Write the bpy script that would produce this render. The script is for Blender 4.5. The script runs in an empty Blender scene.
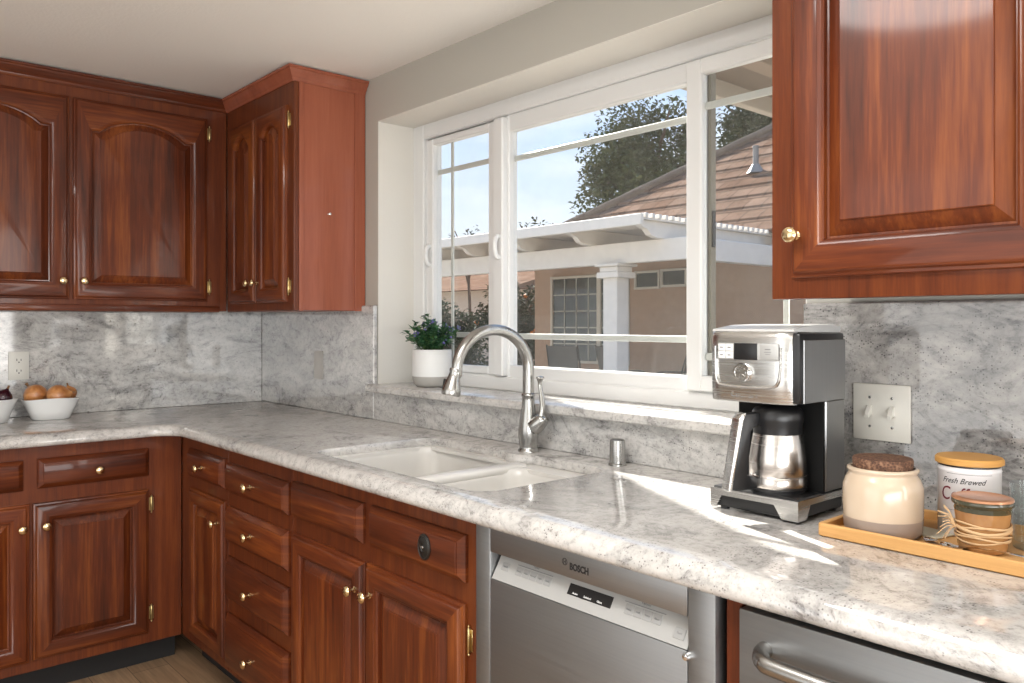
import bpy, bmesh, math, random
from mathutils import Vector, Matrix, noise
rnd = random.Random(7)
SC = bpy.context.scene
COL = SC.collection
PI = math.pi

# ------------------------------------------------------------------ camera
cam_d = bpy.data.cameras.new('camera')
cam = bpy.data.objects.new('camera', cam_d)
COL.objects.link(cam)
cam.location = (3.7526, -1.6948, 1.2906)
cam.rotation_euler = (PI / 2, 0, 0.8483)
cam_d.sensor_width = 36
cam_d.lens = 806.44 / 1024 * 36
cam_d.shift_y = -18.24 / 1024
cam_d.clip_start = 0.02
SC.camera = cam

# ------------------------------------------------------------------ view
SC.view_settings.view_transform = 'Standard'
SC.view_settings.look = 'None'
SC.view_settings.exposure = 0.38
SC.view_settings.gamma = 1.0
SC.view_settings.use_curve_mapping = False

# ------------------------------------------------------------------ node helper
class NT:
    def __init__(s, tree):
        s.t = tree; s.n = tree.nodes; s.l = tree.links
        s.n.clear()
    def add(s, typ, props=None, **inp):
        nd = s.n.new(typ)
        for k, v in (props or {}).items():
            setattr(nd, k, v)
        for k, v in inp.items():
            key = int(k[1:]) if k[0] == 'i' and k[1:].isdigit() else k.replace('_', ' ')
            s.set(nd.inputs[key], v)
        return nd
    def set(s, sock, v):
        if isinstance(v, bpy.types.NodeSocket):
            s.l.new(v, sock)
        elif isinstance(v, bpy.types.Node):
            s.l.new(v.outputs[0], sock)
        else:
            if isinstance(v, (tuple, list)) and len(v) == 3 and sock.type == 'RGBA':
                v = (*v, 1)
            sock.default_value = v
    def ramp(s, fac, stops, interp='LINEAR'):
        nd = s.n.new('ShaderNodeValToRGB')
        cr = nd.color_ramp; cr.interpolation = interp
        while len(cr.elements) < len(stops):
            cr.elements.new(0.5)
        for e, (p, c) in zip(cr.elements, stops):
            e.position = p
            e.color = (*c, 1) if isinstance(c, tuple) else (c, c, c, 1)
        s.set(nd.inputs[0], fac)
        return nd.outputs[0]
    def mix(s, fac, a, b, mode='MIX'):
        nd = s.n.new('ShaderNodeMix'); nd.data_type = 'RGBA'; nd.blend_type = mode
        s.set(nd.inputs[0], fac); s.set(nd.inputs[6], a); s.set(nd.inputs[7], b)
        return nd.outputs[2]
    def math(s, op, a, b=0.0):
        nd = s.n.new('ShaderNodeMath'); nd.operation = op
        s.set(nd.inputs[0], a); s.set(nd.inputs[1], b)
        return nd.outputs[0]

# ------------------------------------------------------------------ world (sky with thin cloud)
world = bpy.data.worlds.new('sky')
SC.world = world
world.use_nodes = True
w = NT(world.node_tree)
tc = w.add('ShaderNodeTexCoord')
sep = w.add('ShaderNodeSeparateXYZ', None, i0=tc.outputs['Generated'])
grad = w.ramp(sep.outputs[2], [(0.0, (0.74, 0.77, 0.80)), (0.10, (0.68, 0.75, 0.84)), (0.30, (0.42, 0.58, 0.86)), (0.7, (0.30, 0.48, 0.85))])
mp = w.add('ShaderNodeMapping', None, i0=tc.outputs['Generated'], Scale=(1.2, 1.2, 5.0))
cn = w.add('ShaderNodeTexNoise', None, Vector=mp, Scale=2.2, Detail=7.0, Roughness=0.6)
cloud = w.ramp(cn.outputs[0], [(0.46, 0.0), (0.72, 0.75)])
skyc = w.mix(cloud, grad, (0.84, 0.86, 0.88))
bg = w.add('ShaderNodeBackground', None, Color=skyc, Strength=1.2)
w.add('ShaderNodeOutputWorld', None, i0=bg.outputs[0])

# ------------------------------------------------------------------ sun, room daylight and added fill
def light(name, kind, loc, energy, color=(1, 1, 1), direction=None, **kw):
    d = bpy.data.lights.new(name, kind)
    d.energy = energy; d.color = color
    for k, v in kw.items():
        setattr(d, k, v)
    o = bpy.data.objects.new(name, d)
    COL.objects.link(o)
    o.location = loc
    if direction is not None:
        o.rotation_euler = Vector(direction).to_track_quat('-Z', 'Y').to_euler()
    return o
light('sun', 'SUN', (-6, 3, 8), 20.0, (1.0, 0.95, 0.88), (1, -0.5, -0.75), angle=0.009)
# camera-side fill added to brighten the room; no doors stand behind it
light('camera_side_fill', 'AREA', (2.6, -4.35, 1.25), 30, (0.97, 0.99, 1.0), (0, 1, 0.05), shape='RECTANGLE', size=3.0, size_y=2.1)
# daylight of the wide opening towards the dining room on the right
light('dining_room_daylight', 'AREA', (5.44, -2.4, 1.35), 135, (0.97, 0.99, 1.0), (-1, 0, 0.55), shape='RECTANGLE', size=3.2, size_y=2.0)
# ceiling fill added to brighten the counter, placed to match the cabinet sheen
light('ceiling_fill_light', 'AREA', (2.86, -1.34, 2.235), 21, (1.0, 0.985, 0.96), (0, 0, -1), shape='DISK', size=0.7)
# daylight of a narrow side window at the far right end of the window wall
light('side_window_daylight', 'AREA', (5.42, -0.32, 1.45), 9, (1.0, 0.98, 0.95), (-1, 0, 0), shape='RECTANGLE', size=0.35, size_y=1.4)

# ------------------------------------------------------------------ materials
def newmat(name):
    m = bpy.data.materials.new(name); m.use_nodes = True
    t = NT(m.node_tree)
    b = t.add('ShaderNodeBsdfPrincipled')
    t.add('ShaderNodeOutputMaterial', None, i0=b.outputs[0])
    return m, t, b

def plain(name, col, rough=0.5, metal=0.0, coat=0.0, bump=0.0, bscale=200.0, var=0.0, **kw):
    m, t, b = newmat(name)
    c = col
    tc = t.add('ShaderNodeTexCoord')
    n = t.add('ShaderNodeTexNoise', None, Vector=tc.outputs['Object'], Scale=bscale, Detail=4.0)
    if var:
        n2 = t.add('ShaderNodeTexNoise', None, Vector=tc.outputs['Object'], Scale=9.0, Detail=5.0)
        f = t.ramp(n2.outputs[0], [(0.3, 0.0), (0.7, 1.0)])
        c = t.mix(f, tuple(x * (1 - var) for x in col), tuple(min(1, x * (1 + var)) for x in col))
    t.set(b.inputs['Base Color'], c)
    t.set(b.inputs['Roughness'], rough); t.set(b.inputs['Metallic'], metal)
    t.set(b.inputs['Coat Weight'], coat); t.set(b.inputs['Coat Roughness'], 0.12)
    if bump:
        bp = t.add('ShaderNodeBump', None, Strength=bump, Distance=0.002, Height=n.outputs[0])
        t.set(b.inputs['Normal'], bp)
    for k, v in kw.items():
        t.set(b.inputs[k.replace('_', ' ')], v)
    return m

def wood_mat(name, vertical, dark, mid, lite, rough=0.3, coat=0.35, random_amt=0.22, grain=1.0):
    m, t, b = newmat(name)
    tc = t.add('ShaderNodeTexCoord'); oi = t.add('ShaderNodeObjectInfo')
    off = t.math('MULTIPLY', oi.outputs['Random'], 17.0)
    cv = t.add('ShaderNodeCombineXYZ', None, i0=off, i1=off, i2=off)
    ad = t.add('ShaderNodeVectorMath', {'operation': 'ADD'}, i0=tc.outputs['Object'], i1=cv)
    sv = (1, 1, 0.055) if vertical else (0.055, 0.055, 1)
    mp = t.add('ShaderNodeMapping', None, i0=ad, Scale=sv)
    n1 = t.add('ShaderNodeTexNoise', None, Vector=mp, Scale=16.0 * grain, Detail=4.0, Roughness=0.55, Distortion=0.7)
    n2 = t.add('ShaderNodeTexNoise', None, Vector=mp, Scale=120.0 * grain, Detail=3.0, Roughness=0.6, Distortion=0.2)
    n3 = t.add('ShaderNodeTexNoise', None, Vector=ad, Scale=3.0, Detail=3.0)
    f = t.math('ADD', t.math('MULTIPLY', n1.outputs[0], 0.54), t.math('MULTIPLY', n2.outputs[0], 0.28))
    f = t.math('ADD', f, t.math('MULTIPLY', n3.outputs[0], 0.18))
    c = t.ramp(f, [(0.30, dark), (0.50, mid), (0.72, lite)])
    val = t.math('ADD', 1.0 - random_amt / 2, t.math('MULTIPLY', oi.outputs['Random'], random_amt))
    hs = t.add('ShaderNodeHueSaturation', None, Value=val, Color=c)
    t.set(b.inputs['Base Color'], hs)
    t.set(b.inputs['Roughness'], rough + 0.2); t.set(b.inputs['Specular IOR Level'], 0.25)
    t.set(b.inputs['Coat Weight'], coat); t.set(b.inputs['Coat Roughness'], 0.09)
    bp = t.add('ShaderNodeBump', None, Strength=0.10, Distance=0.001, Height=n2.outputs[0])
    t.set(b.inputs['Normal'], bp)
    return m

MD, MM, ML = (0.024, 0.0045, 0.0020), (0.112, 0.0225, 0.0052), (0.290, 0.080, 0.0145)
WV = wood_mat('mahogany_vertical', True, MD, MM, ML)
WH = wood_mat('mahogany_horizontal', False, MD, MM, ML)
WF = wood_mat('mahogany_face_frame', True, (0.060, 0.012, 0.0040), (0.120, 0.026, 0.0065), (0.190, 0.048, 0.0110), random_amt=0.12, grain=2.2)
WSIDE = wood_mat('mahogany_side_veneer', True, (0.22, 0.060, 0.030), (0.30, 0.085, 0.044), (0.36, 0.112, 0.060), rough=0.34, coat=0.4, random_amt=0.0)

def granite_mat(name, light_c, grey_c, dark_c, cloud_lo=0.40, cloud_hi=0.66, speck=1.0):
    m, t, b = newmat(name)
    tc = t.add('ShaderNodeTexCoord')
    P = tc.outputs['Object']
    rot = t.add('ShaderNodeMapping', None, i0=P, Rotation=(0.45, 0.5, 0.6), Scale=(1.0, 1.0, 1.9))
    n1 = t.add('ShaderNodeTexNoise', None, Vector=rot, Scale=5.5, Detail=11.0, Roughness=0.74, Distortion=0.8)
    n2 = t.add('ShaderNodeTexNoise', None, Vector=P, Scale=60.0, Detail=6.0, Roughness=0.75)
    n3 = t.add('ShaderNodeTexNoise', None, Vector=rot, Scale=2.6, Detail=7.0, Roughness=0.62, Distortion=1.6)
    n5 = t.add('ShaderNodeTexNoise', None, Vector=rot, Scale=22.0, Detail=7.0, Roughness=0.7)
    cf = t.ramp(n1.outputs[0], [(cloud_lo, 0.0), (cloud_hi, 1.0)])
    col = t.mix(cf, light_c, grey_c)
    fine = t.ramp(n2.outputs[0], [(0.34, 0.66), (0.48, 1.0), (0.66, 1.10)])
    col = t.mix(0.9, col, fine, 'MULTIPLY')
    mott = t.ramp(n5.outputs[0], [(0.52, 0.0), (0.68, 1.0)])
    col = t.mix(t.math('MULTIPLY', mott, t.math('ADD', 0.10, t.math('MULTIPLY', cf, 0.45 * speck))), col, dark_c)
    # thin wandering veins
    v = t.math('ABSOLUTE', t.math('SUBTRACT', n3.outputs[0], 0.5))
    vein = t.ramp(v, [(0.0, 1.0), (0.012, 0.55), (0.035, 0.0)])
    vm = t.ramp(n1.outputs[0], [(0.42, 0.0), (0.58, 1.0)])
    brk = t.ramp(n2.outputs[0], [(0.40, 0.1), (0.58, 1.0)])
    vein = t.math('MULTIPLY', t.math('MULTIPLY', vein, vm), brk)
    col = t.mix(t.math('MULTIPLY', vein, 0.75), col, dark_c)
    # mineral specks
    vo = t.add('ShaderNodeTexVoronoi', None, Vector=P, Scale=210.0)
    so = t.add('ShaderNodeSeparateColor', None, i0=vo.outputs['Color'])
    near = t.ramp(vo.outputs['Distance'], [(0.18, 1.0), (0.42, 0.0)])
    pick = t.ramp(so.outputs[0], [(0.62, 0.0), (0.70, 1.0)])
    patch = t.ramp(t.add('ShaderNodeTexNoise', None, Vector=rot, Scale=11.0, Detail=5.0, Roughness=0.7).outputs[0], [(0.44, 0.0), (0.60, 1.0)])
    sp = t.math('MULTIPLY', t.math('MULTIPLY', near, pick), patch)
    col = t.mix(t.math('MULTIPLY', sp, 0.85 * speck), col, dark_c)
    vo2 = t.add('ShaderNodeTexVoronoi', None, Vector=P, Scale=70.0)
    so2 = t.add('ShaderNodeSeparateColor', None, i0=vo2.outputs['Color'])
    near2 = t.ramp(vo2.outputs['Distance'], [(0.10, 1.0), (0.36, 0.0)])
    pick2 = t.ramp(so2.outputs[1], [(0.86, 0.0), (0.90, 1.0)])
    sp2 = t.math('MULTIPLY', t.math('MULTIPLY', near2, pick2), patch)
    col = t.mix(t.math('MULTIPLY', sp2, 0.6 * speck), col, (0.10, 0.075, 0.065))
    t.set(b.inputs['Base Color'], col)
    t.set(b.inputs['Roughness'], 0.05)
    t.set(b.inputs['IOR'], 1.75)
    return m

GR = granite_mat('granite_counter', (0.57, 0.55, 0.525), (0.40, 0.39, 0.375), (0.06, 0.052, 0.055), 0.47, 0.70)
GRL = granite_mat('granite_backsplash_left', (0.58, 0.565, 0.545), (0.36, 0.355, 0.35), (0.05, 0.047, 0.05), 0.40, 0.66, 1.5)
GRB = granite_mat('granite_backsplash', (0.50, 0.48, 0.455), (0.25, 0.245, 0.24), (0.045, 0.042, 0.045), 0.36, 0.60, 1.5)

REVEAL_LIT = plain('reveal_paint_lit', (0.68, 0.655, 0.605), 0.6, bump=0.15, bscale=120)  # wall paint lightened: window light on the reveal put into the colour
PAINT = plain('wall_paint', (0.44, 0.42, 0.375), 0.6, bump=0.15, bscale=120)
CEIL = plain('ceiling_paint', (0.85, 0.83, 0.785), 0.8, bump=0.5, bscale=90)
VINYL = plain('white_vinyl', (0.71, 0.71, 0.70), 0.35)
MUNT = plain('muntin_vinyl', (0.62, 0.62, 0.58), 0.4)
TRACK = plain('bronze_track', (0.14, 0.125, 0.095), 0.5)
BRASS = plain('polished_brass', (0.80, 0.62, 0.36), 0.16, 1.0)
BRASSD = plain('aged_brass', (0.55, 0.42, 0.20), 0.3, 1.0)
BLACK = plain('black_plastic', (0.010, 0.010, 0.011), 0.30)
MATTE = plain('black_matte', (0.006, 0.006, 0.006), 0.6, Specular_IOR_Level=0.15)
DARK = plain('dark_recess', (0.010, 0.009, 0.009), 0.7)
CERAM = plain('white_ceramic', (0.82, 0.82, 0.81), 0.18, coat=0.3)
SINKM = plain('white_composite', (0.68, 0.66, 0.625), 0.28)
PLASTIC = plain('almond_plate', (0.66, 0.645, 0.59), 0.35)
SLOT = plain('slot_dark', (0.03, 0.03, 0.03), 0.5)
CONTROL = plain('control_silver', (0.44, 0.44, 0.43), 0.32, 0.25)
CBTN = plain('button_silver', (0.36, 0.36, 0.355), 0.35, 0.2)
INK = plain('ink_black', (0.02, 0.02, 0.022), 0.5)
INKG = plain('ink_grey', (0.22, 0.22, 0.22), 0.5)
CHROME = plain('chrome', (0.80, 0.80, 0.80), 0.08, 1.0)

def steel(name, col, rough, vertical=True, aniso=0.4):
    m, t, b = newmat(name)
    tc = t.add('ShaderNodeTexCoord')
    sv = (260, 260, 4) if vertical else (5, 5, 300)
    mp = t.add('ShaderNodeMapping', None, i0=tc.outputs['Object'], Scale=sv)
    n = t.add('ShaderNodeTexNoise', None, Vector=mp, Scale=1.0, Detail=3.0)
    r = t.ramp(n.outputs[0], [(0.3, max(0.02, rough - 0.03)), (0.7, rough + 0.04)])
    c = t.ramp(n.outputs[0], [(0.3, tuple(x * 0.92 for x in col)), (0.7, col)])
    t.set(b.inputs['Base Color'], c); t.set(b.inputs['Metallic'], 1.0)
    t.set(b.inputs['Roughness'], r)
    bp = t.add('ShaderNodeBump', None, Strength=0.02, Distance=0.0005, Height=n.outputs[0])
    t.set(b.inputs['Normal'], bp)
    return m
ST_A = steel('stainless_appliance', (0.34, 0.345, 0.35), 0.44, False)
ST_M = steel('stainless_maker', (0.66, 0.655, 0.64), 0.25, False)
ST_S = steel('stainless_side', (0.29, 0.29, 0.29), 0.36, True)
ST_C = steel('stainless_carafe', (0.66, 0.62, 0.585), 0.24, False)
NICK = plain('brushed_nickel', (0.40, 0.395, 0.38), 0.27, 1.0)

def glass_mat(name, tint=(1, 1, 1), haze=0.0):
    m = bpy.data.materials.new(name); m.use_nodes = True
    t = NT(m.node_tree)
    tr = t.add('ShaderNodeBsdfTransparent', None, Color=tint)
    gl = t.add('ShaderNodeBsdfGlossy', None, Roughness=0.02)
    lw = t.add('ShaderNodeLayerWeight', None, Blend=0.5)
    fres = t.math('ADD', 0.03, t.math('MULTIPLY', t.math('POWER', lw.outputs['Facing'], 5.0), 0.8))
    mx = t.add('ShaderNodeMixShader', None, i0=fres, i1=tr.outputs[0], i2=gl.outputs[0])
    out = mx
    if haze:
        tc = t.add('ShaderNodeTexCoord')
        n = t.add('ShaderNodeTexNoise', None, Vector=tc.outputs['Object'], Scale=5.0, Detail=8.0, Roughness=0.7)
        f = t.ramp(n.outputs[0], [(0.40, haze * 0.3), (0.75, haze)])
        df = t.add('ShaderNodeBsdfDiffuse', None, Color=(0.7, 0.69, 0.66))
        out = t.add('ShaderNodeMixShader', None, i0=f, i1=mx.outputs[0], i2=df.outputs[0])
    t.add('ShaderNodeOutputMaterial', None, i0=out.outputs[0])
    return m
PANE = glass_mat('window_glass', (0.96, 0.97, 0.97), 0.07)
DRINK = glass_mat('drinking_glass', (0.90, 0.92, 0.92))

# ------------------------------------------------------------------ mesh helpers
def box(bm, x0, x1, y0, y1, z0, z1, bev=0.0, seg=1, mat=0):
    vs = [bm.verts.new(p) for p in ((x0, y0, z0), (x1, y0, z0), (x1, y1, z0), (x0, y1, z0), (x0, y0, z1), (x1, y0, z1), (x1, y1, z1), (x0, y1, z1))]
    fs = [bm.faces.new([vs[i] for i in f]) for f in ((0, 3, 2, 1), (4, 5, 6, 7), (0, 1, 5, 4), (1, 2, 6, 5), (2, 3, 7, 6), (3, 0, 4, 7))]
    for f in fs:
        f.material_index = mat
    if bev:
        es = list({e for f in fs for e in f.edges})
        bmesh.ops.bevel(bm, geom=es, offset=bev, segments=seg, affect='EDGES', profile=0.5)
    return fs

def bridge(bm, loops, cap0=True, cap1=True, mats=None, closed=True):
    R = [[bm.verts.new(p) for p in lp] for lp in loops]
    n = len(R[0])
    for k in range(len(R) - 1):
        A, B = R[k], R[k + 1]
        for i in range(n if closed else n - 1):
            j = (i + 1) % n
            f = bm.faces.new((A[i], A[j], B[j], B[i]))
            if mats:
                f.material_index = mats(k, i)
    if cap0:
        bm.faces.new(list(reversed(R[0])))
    if cap1:
        f = bm.faces.new(R[-1])
    return R

def lathe(bm, prof, center=(0, 0, 0), axis='Z', seg=32, cap0=True, cap1=True, mats=None):
    cx, cy, cz = center
    loops = []
    for r, h in prof:
        lp = []
        for i in range(seg):
            a = 2 * PI * i / seg
            u, v = r * math.cos(a), r * math.sin(a)
            lp.append((cx + u, cy + v, cz + h) if axis == 'Z' else ((cx + h, cy + u, cz + v) if axis == 'X' else (cx + v, cy + h, cz + u)))
        loops.append(lp)
    return bridge(bm, loops, cap0, cap1, (lambda k, i: mats[k]) if mats else None)

def tube(bm, pts, rad, seg=14, flat=1.0, cap=True):
    pts = [Vector(p) for p in pts]
    if not isinstance(rad, (list, tuple)):
        rad = [rad] * len(pts)
    loops = []
    t0 = (pts[1] - pts[0]).normalized()
    ref = Vector((0, 0, 1)) if abs(t0.z) < 0.9 else Vector((1, 0, 0))
    nrm = t0.cross(ref).normalized()
    for i, p in enumerate(pts):
        t = (pts[min(i + 1, len(pts) - 1)] - pts[max(i - 1, 0)]).normalized()
        nrm = (nrm - t * nrm.dot(t)).normalized()
        bn = t.cross(nrm)
        loops.append([tuple(p + nrm * (rad[i] * math.cos(2 * PI * k / seg)) + bn * (flat * rad[i] * math.sin(2 * PI * k / seg))) for k in range(seg)])
    bridge(bm, loops, cap, cap)

def smoothpath(pts, n=8):
    P = [Vector(p) for p in pts]
    P = [P[0] * 2 - P[1]] + P + [P[-1] * 2 - P[-2]]
    out = []
    for i in range(1, len(P) - 2):
        for k in range(n):
            t = k / n
            a, b, c, d = P[i - 1], P[i], P[i + 1], P[i + 2]
            out.append(0.5 * ((2 * b) + (c - a) * t + (2 * a - 5 * b + 4 * c - d) * t * t + (3 * b - a - 3 * c + d) * t ** 3))
    out.append(P[-2])
    return out

def prism(bm, poly, d0, d1, axis='Y', mat=0):
    """poly of 2D points; axis 'Y': (x,z) extruded along y; 'X': (y,z) along x; 'Z': (x,y) along z"""
    def mk(p, d):
        return (p[0], d, p[1]) if axis == 'Y' else ((d, p[0], p[1]) if axis == 'X' else (p[0], p[1], d))
    R = bridge(bm, [[mk(p, d0) for p in poly], [mk(p, d1) for p in poly]])
    for f in bm.faces:
        pass
    return R

def rrect(x0, x1, y0, y1, r, n=5):
    out = []
    for cx, cy, a0 in ((x1 - r, y1 - r, 0), (x0 + r, y1 - r, 90), (x0 + r, y0 + r, 180), (x1 - r, y0 + r, 270)):
        for k in range(n + 1):
            a = math.radians(a0 + 90 * k / n)
            out.append((cx + r * math.cos(a), cy + r * math.sin(a)))
    return out

def wloc(o):
    v = Vector((0, 0, 0))
    while o is not None:
        v += o.location; o = o.parent
    return v

def link(name, bm, mats, parent=None, smooth=True, angle=35, origin=None):
    bmesh.ops.recalc_face_normals(bm, faces=bm.faces[:])
    me = bpy.data.meshes.new(name)
    bm.to_mesh(me); bm.free()
    for m in (mats if isinstance(mats, (list, tuple)) else [mats]):
        me.materials.append(m)
    if smooth:
        me.polygons.foreach_set('use_smooth', [True] * len(me.polygons))
        me.set_sharp_from_angle(angle=math.radians(angle))
    o = bpy.data.objects.new(name, me)
    COL.objects.link(o)
    base = wloc(parent) if parent else Vector((0, 0, 0))
    if origin is not None:
        base2 = Vector(origin)
        me.transform(Matrix.Translation(-base2))
        o.location = base2 - base
    else:
        me.transform(Matrix.Translation(-base))
    o.parent = parent
    return o

def tag(o, label=None, cat=None, group=None, kind=None):
    if label: o['label'] = label
    if cat: o['category'] = cat
    if group: o['group'] = group
    if kind: o['kind'] = kind
    return o

def thing(name, label, cat, loc, group=None, kind=None):
    o = bpy.data.objects.new(name, None)
    o.empty_display_size = 0.05
    COL.objects.link(o)
    o.location = loc
    return tag(o, label, cat, group, kind)

def struct(name, bm, mats, label=None, **kw):
    o = link(name, bm, mats, None, **kw)
    return tag(o, label, None, None, 'structure')

def text_bm(s, size, shear=0.0, extrude=0.0004, bold=0.0):
    cu = bpy.data.curves.new('lettering', 'FONT')
    cu.body = s; cu.size = size; cu.shear = shear; cu.extrude = extrude; cu.offset = bold; cu.align_x = 'CENTER'; cu.align_y = 'CENTER'
    cu.resolution_u = 3
    o = bpy.data.objects.new('lettering', cu)
    COL.objects.link(o)
    me = bpy.data.meshes.new_from_object(o.evaluated_get(bpy.context.evaluated_depsgraph_get()))
    bpy.data.objects.remove(o); bpy.data.curves.remove(cu)
    bm = bmesh.new(); bm.from_mesh(me); bpy.data.meshes.remove(me)
    return bm

# local frames of the two cabinet runs: (a, b, c) = (along wall, up, out of wall)
FA = Matrix(((1, 0, 0, 0), (0, 0, -1, 0), (0, 1, 0, 0), (0, 0, 0, 1)))      # x, z, -y
FB = Matrix(((0, 0, 1, 0), (1, 0, 0, 0), (0, 1, 0, 0), (0, 0, 0, 1)))       # y, z, +x
def fr(bm, F, c=0.0):
    bmesh.ops.transform(bm, matrix=F @ Matrix.Translation((0, 0, c)), verts=bm.verts[:])
    return bm

# ------------------------------------------------------------------ room shell
CZ = 2.257
XW0, XW1, ZW1 = 1.036, 2.832, 2.083       # window opening in the wall face
SILL = 1.053
bm = bmesh.new()
for b in ((-0.15, XW0, 0, 0.27, 0, 2.7), (XW1, 5.6, 0, 0.27, 0, 2.7), (XW0, XW1, 0, 0.27, ZW1, 2.7), (XW0, XW1, 0, 0.27, 0, 1.02)):
    box(bm, *b)
struct('wall_back', bm, PAINT, smooth=False)
bm = bmesh.new(); box(bm, -0.15, 0, -4.6, 0, 0, 2.7); struct('wall_left', bm, PAINT, smooth=False)
bm = bmesh.new(); box(bm, 5.5, 5.6, -4.6, 0, 0, 2.7); struct('wall_right', bm, PAINT, smooth=False)
bm = bmesh.new(); box(bm, -0.15, 5.6, -4.6, -4.5, 0, 2.7); struct('wall_front', bm, PAINT, smooth=False)
bm = bmesh.new(); box(bm, 0, 5.5, -4.5, 0, CZ, CZ + 0.1); struct('ceiling', bm, CEIL, smooth=False)

m, t, b = newmat('floor_planks')
tcn = t.add('ShaderNodeTexCoord')
mpn = t.add('ShaderNodeMapping', None, i0=tcn.outputs['Object'], Rotation=(0, 0, 0.0))
bk = t.add('ShaderNodeTexBrick', None, Vector=mpn, Color1=(0.46, 0.30, 0.18), Color2=(0.38, 0.24, 0.14), Mortar=(0.12, 0.07, 0.04), Scale=1.0, Mortar_Size=0.0015, Brick_Width=1.2, Row_Height=0.13)
mg = t.add('ShaderNodeMapping', None, i0=tcn.outputs['Object'], Scale=(1.5, 26, 1))
ng = t.add('ShaderNodeTexNoise', None, Vector=mg, Scale=2.5, Detail=6.0, Distortion=0.8)
t.set(b.inputs['Base Color'], t.mix(0.7, bk.outputs[0], t.ramp(ng.outputs[0], [(0.3, 0.55), (0.7, 1.15)]), 'MULTIPLY'))
t.set(b.inputs['Roughness'], 0.38)
bm = bmesh.new(); box(bm, -0.15, 5.6, -4.6, 0, -0.1, 0); struct('floor', bm, m, smooth=False)

bm = bmesh.new(); box(bm, XW0, XW0 + .003, .0, .166, SILL, ZW1 - .003); struct('reveal_lit_slab_1', bm, REVEAL_LIT, smooth=False)  # added slabs whose lighter colour stands in for window light
bm = bmesh.new(); box(bm, XW0, XW1, .0, .166, ZW1 - .003, ZW1); struct('reveal_lit_slab_2', bm, REVEAL_LIT, smooth=False)
bm = bmesh.new(); box(bm, XW1 - .003, XW1, .0, .166, SILL, ZW1 - .003); struct('reveal_lit_slab_3', bm, REVEAL_LIT, smooth=False)
# ------------------------------------------------------------------ window
win = thing('window_1', 'white vinyl three-panel kitchen window over the sink', 'window', (1.93, 0.165, SILL), None, 'structure')
GX0, GX1, GZ0, GZ1 = XW0, XW1, SILL, ZW1
def frame_bm(x0, x1, z0, z1, wl, wr, wb, wt, y0, y1, bev=0.004):
    bm = bmesh.new()
    box(bm, x0, x0 + wl, y0, y1, z0, z1, bev)
    box(bm, x1 - wr, x1, y0, y1, z0, z1, bev)
    box(bm, x0 + wl - .002, x1 - wr + .002, y0, y1, z0, z0 + wb, bev)
    box(bm, x0 + wl - .002, x1 - wr + .002, y0, y1, z1 - wt, z1, bev)
    return bm
link('frame', frame_bm(XW0, XW1, SILL, ZW1, 0.072, 0.04, 0.048, 0.058, 0.165, 0.255), VINYL, win)
link('frame_stop', frame_bm(XW0 + .072, XW1 - .04, SILL + .048, ZW1 - .058, 0.012, 0.012, 0.010, 0.012, 0.178, 0.25), VINYL, win)
def sash(name, x0, x1, z0, z1, w, y0, y1, g0, g1, gz0, gz1, bars_v=(), bars_h=()):
    s = link(name, frame_bm(x0, x1, z0, z1, g0 - x0, x1 - g1, gz0 - z0, z1 - gz1, y0, y1), VINYL, win)
    bm = bmesh.new(); box(bm, g0 - .004, g1 + .004, (y0 + y1) / 2 - .002, (y0 + y1) / 2 + .002, gz0 - .004, gz1 + .004)
    link('pane', bm, PANE, s, smooth=False)
    ym = (y0 + y1) / 2 + 0.004
    for x in bars_v:
        bm = bmesh.new(); box(bm, x - .008, x + .008, ym, ym + .007, gz0, gz1, .002); link('muntin', bm, MUNT, s)
    for z in bars_h:
        bm = bmesh.new(); box(bm, g0, g1, ym + .001, ym + .008, z - .010, z + .010, .002); link('muntin', bm, MUNT, s)
    return s
sash('left_sash', 1.118, 1.548, 1.095, 2.026, .05, 0.178, 0.215, 1.155, 1.496, 1.133, 1.994, (1.250,), (1.888, 1.247))
bm = bmesh.new(); box(bm, 1.556, 1.608, 0.150, 0.225, 1.104, 2.018, .005)
link('mullion', bm, VINYL, win)
sash('centre_sash', 1.600, 2.43, 1.095, 2.026, .05, 0.175, 0.215, 1.616, 2.400, 1.142, 1.968, (), (1.873, 1.245))
sash('right_sash', 2.394, 2.792, 1.104, 2.014, .05, 0.145, 0.175, 2.444, 2.765, 1.147, 1.972, (2.686,), (1.886, 1.199))
bm = bmesh.new(); box(bm, 2.440, 2.452, 0.180, 0.205, 1.11, 2.01, .002); link('side_track', bm, TRACK, win)
bm = bmesh.new(); box(bm, 2.4525, 2.4555, 0.183, 0.198, 1.50, 1.60, .003); link('track_latch', bm, BLACK, win)
for x, yy in ((1.136, .178), (1.590, .150)):
    bm = bmesh.new()
    tube(bm, smoothpath([(x, yy, 1.522), (x, yy - .014, 1.530), (x, yy - .020, 1.56), (x, yy - .014, 1.590), (x, yy, 1.598)], 5), 0.009, 10)
    link('sash_latch', bm, VINYL, win)

# granite sill with rounded nose
bm = bmesh.new()
yb, yf, zt, zb = 0.17, -0.052, SILL, 1.024
prof = [(yb, zb), (yf + .006, zb), (yf + .001, zb + .004), (yf, zb + .010), (yf, zt - .010), (yf + .003, zt - .003), (yf + .010, zt), (yb, zt)]
bridge(bm, [[(x, p[0], p[1]) for p in prof] for x in (XW0 - .012, 2.86)])
tag(link('window_sill', bm, GR), 'long granite window sill ledge under the white window', 'sill')

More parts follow.
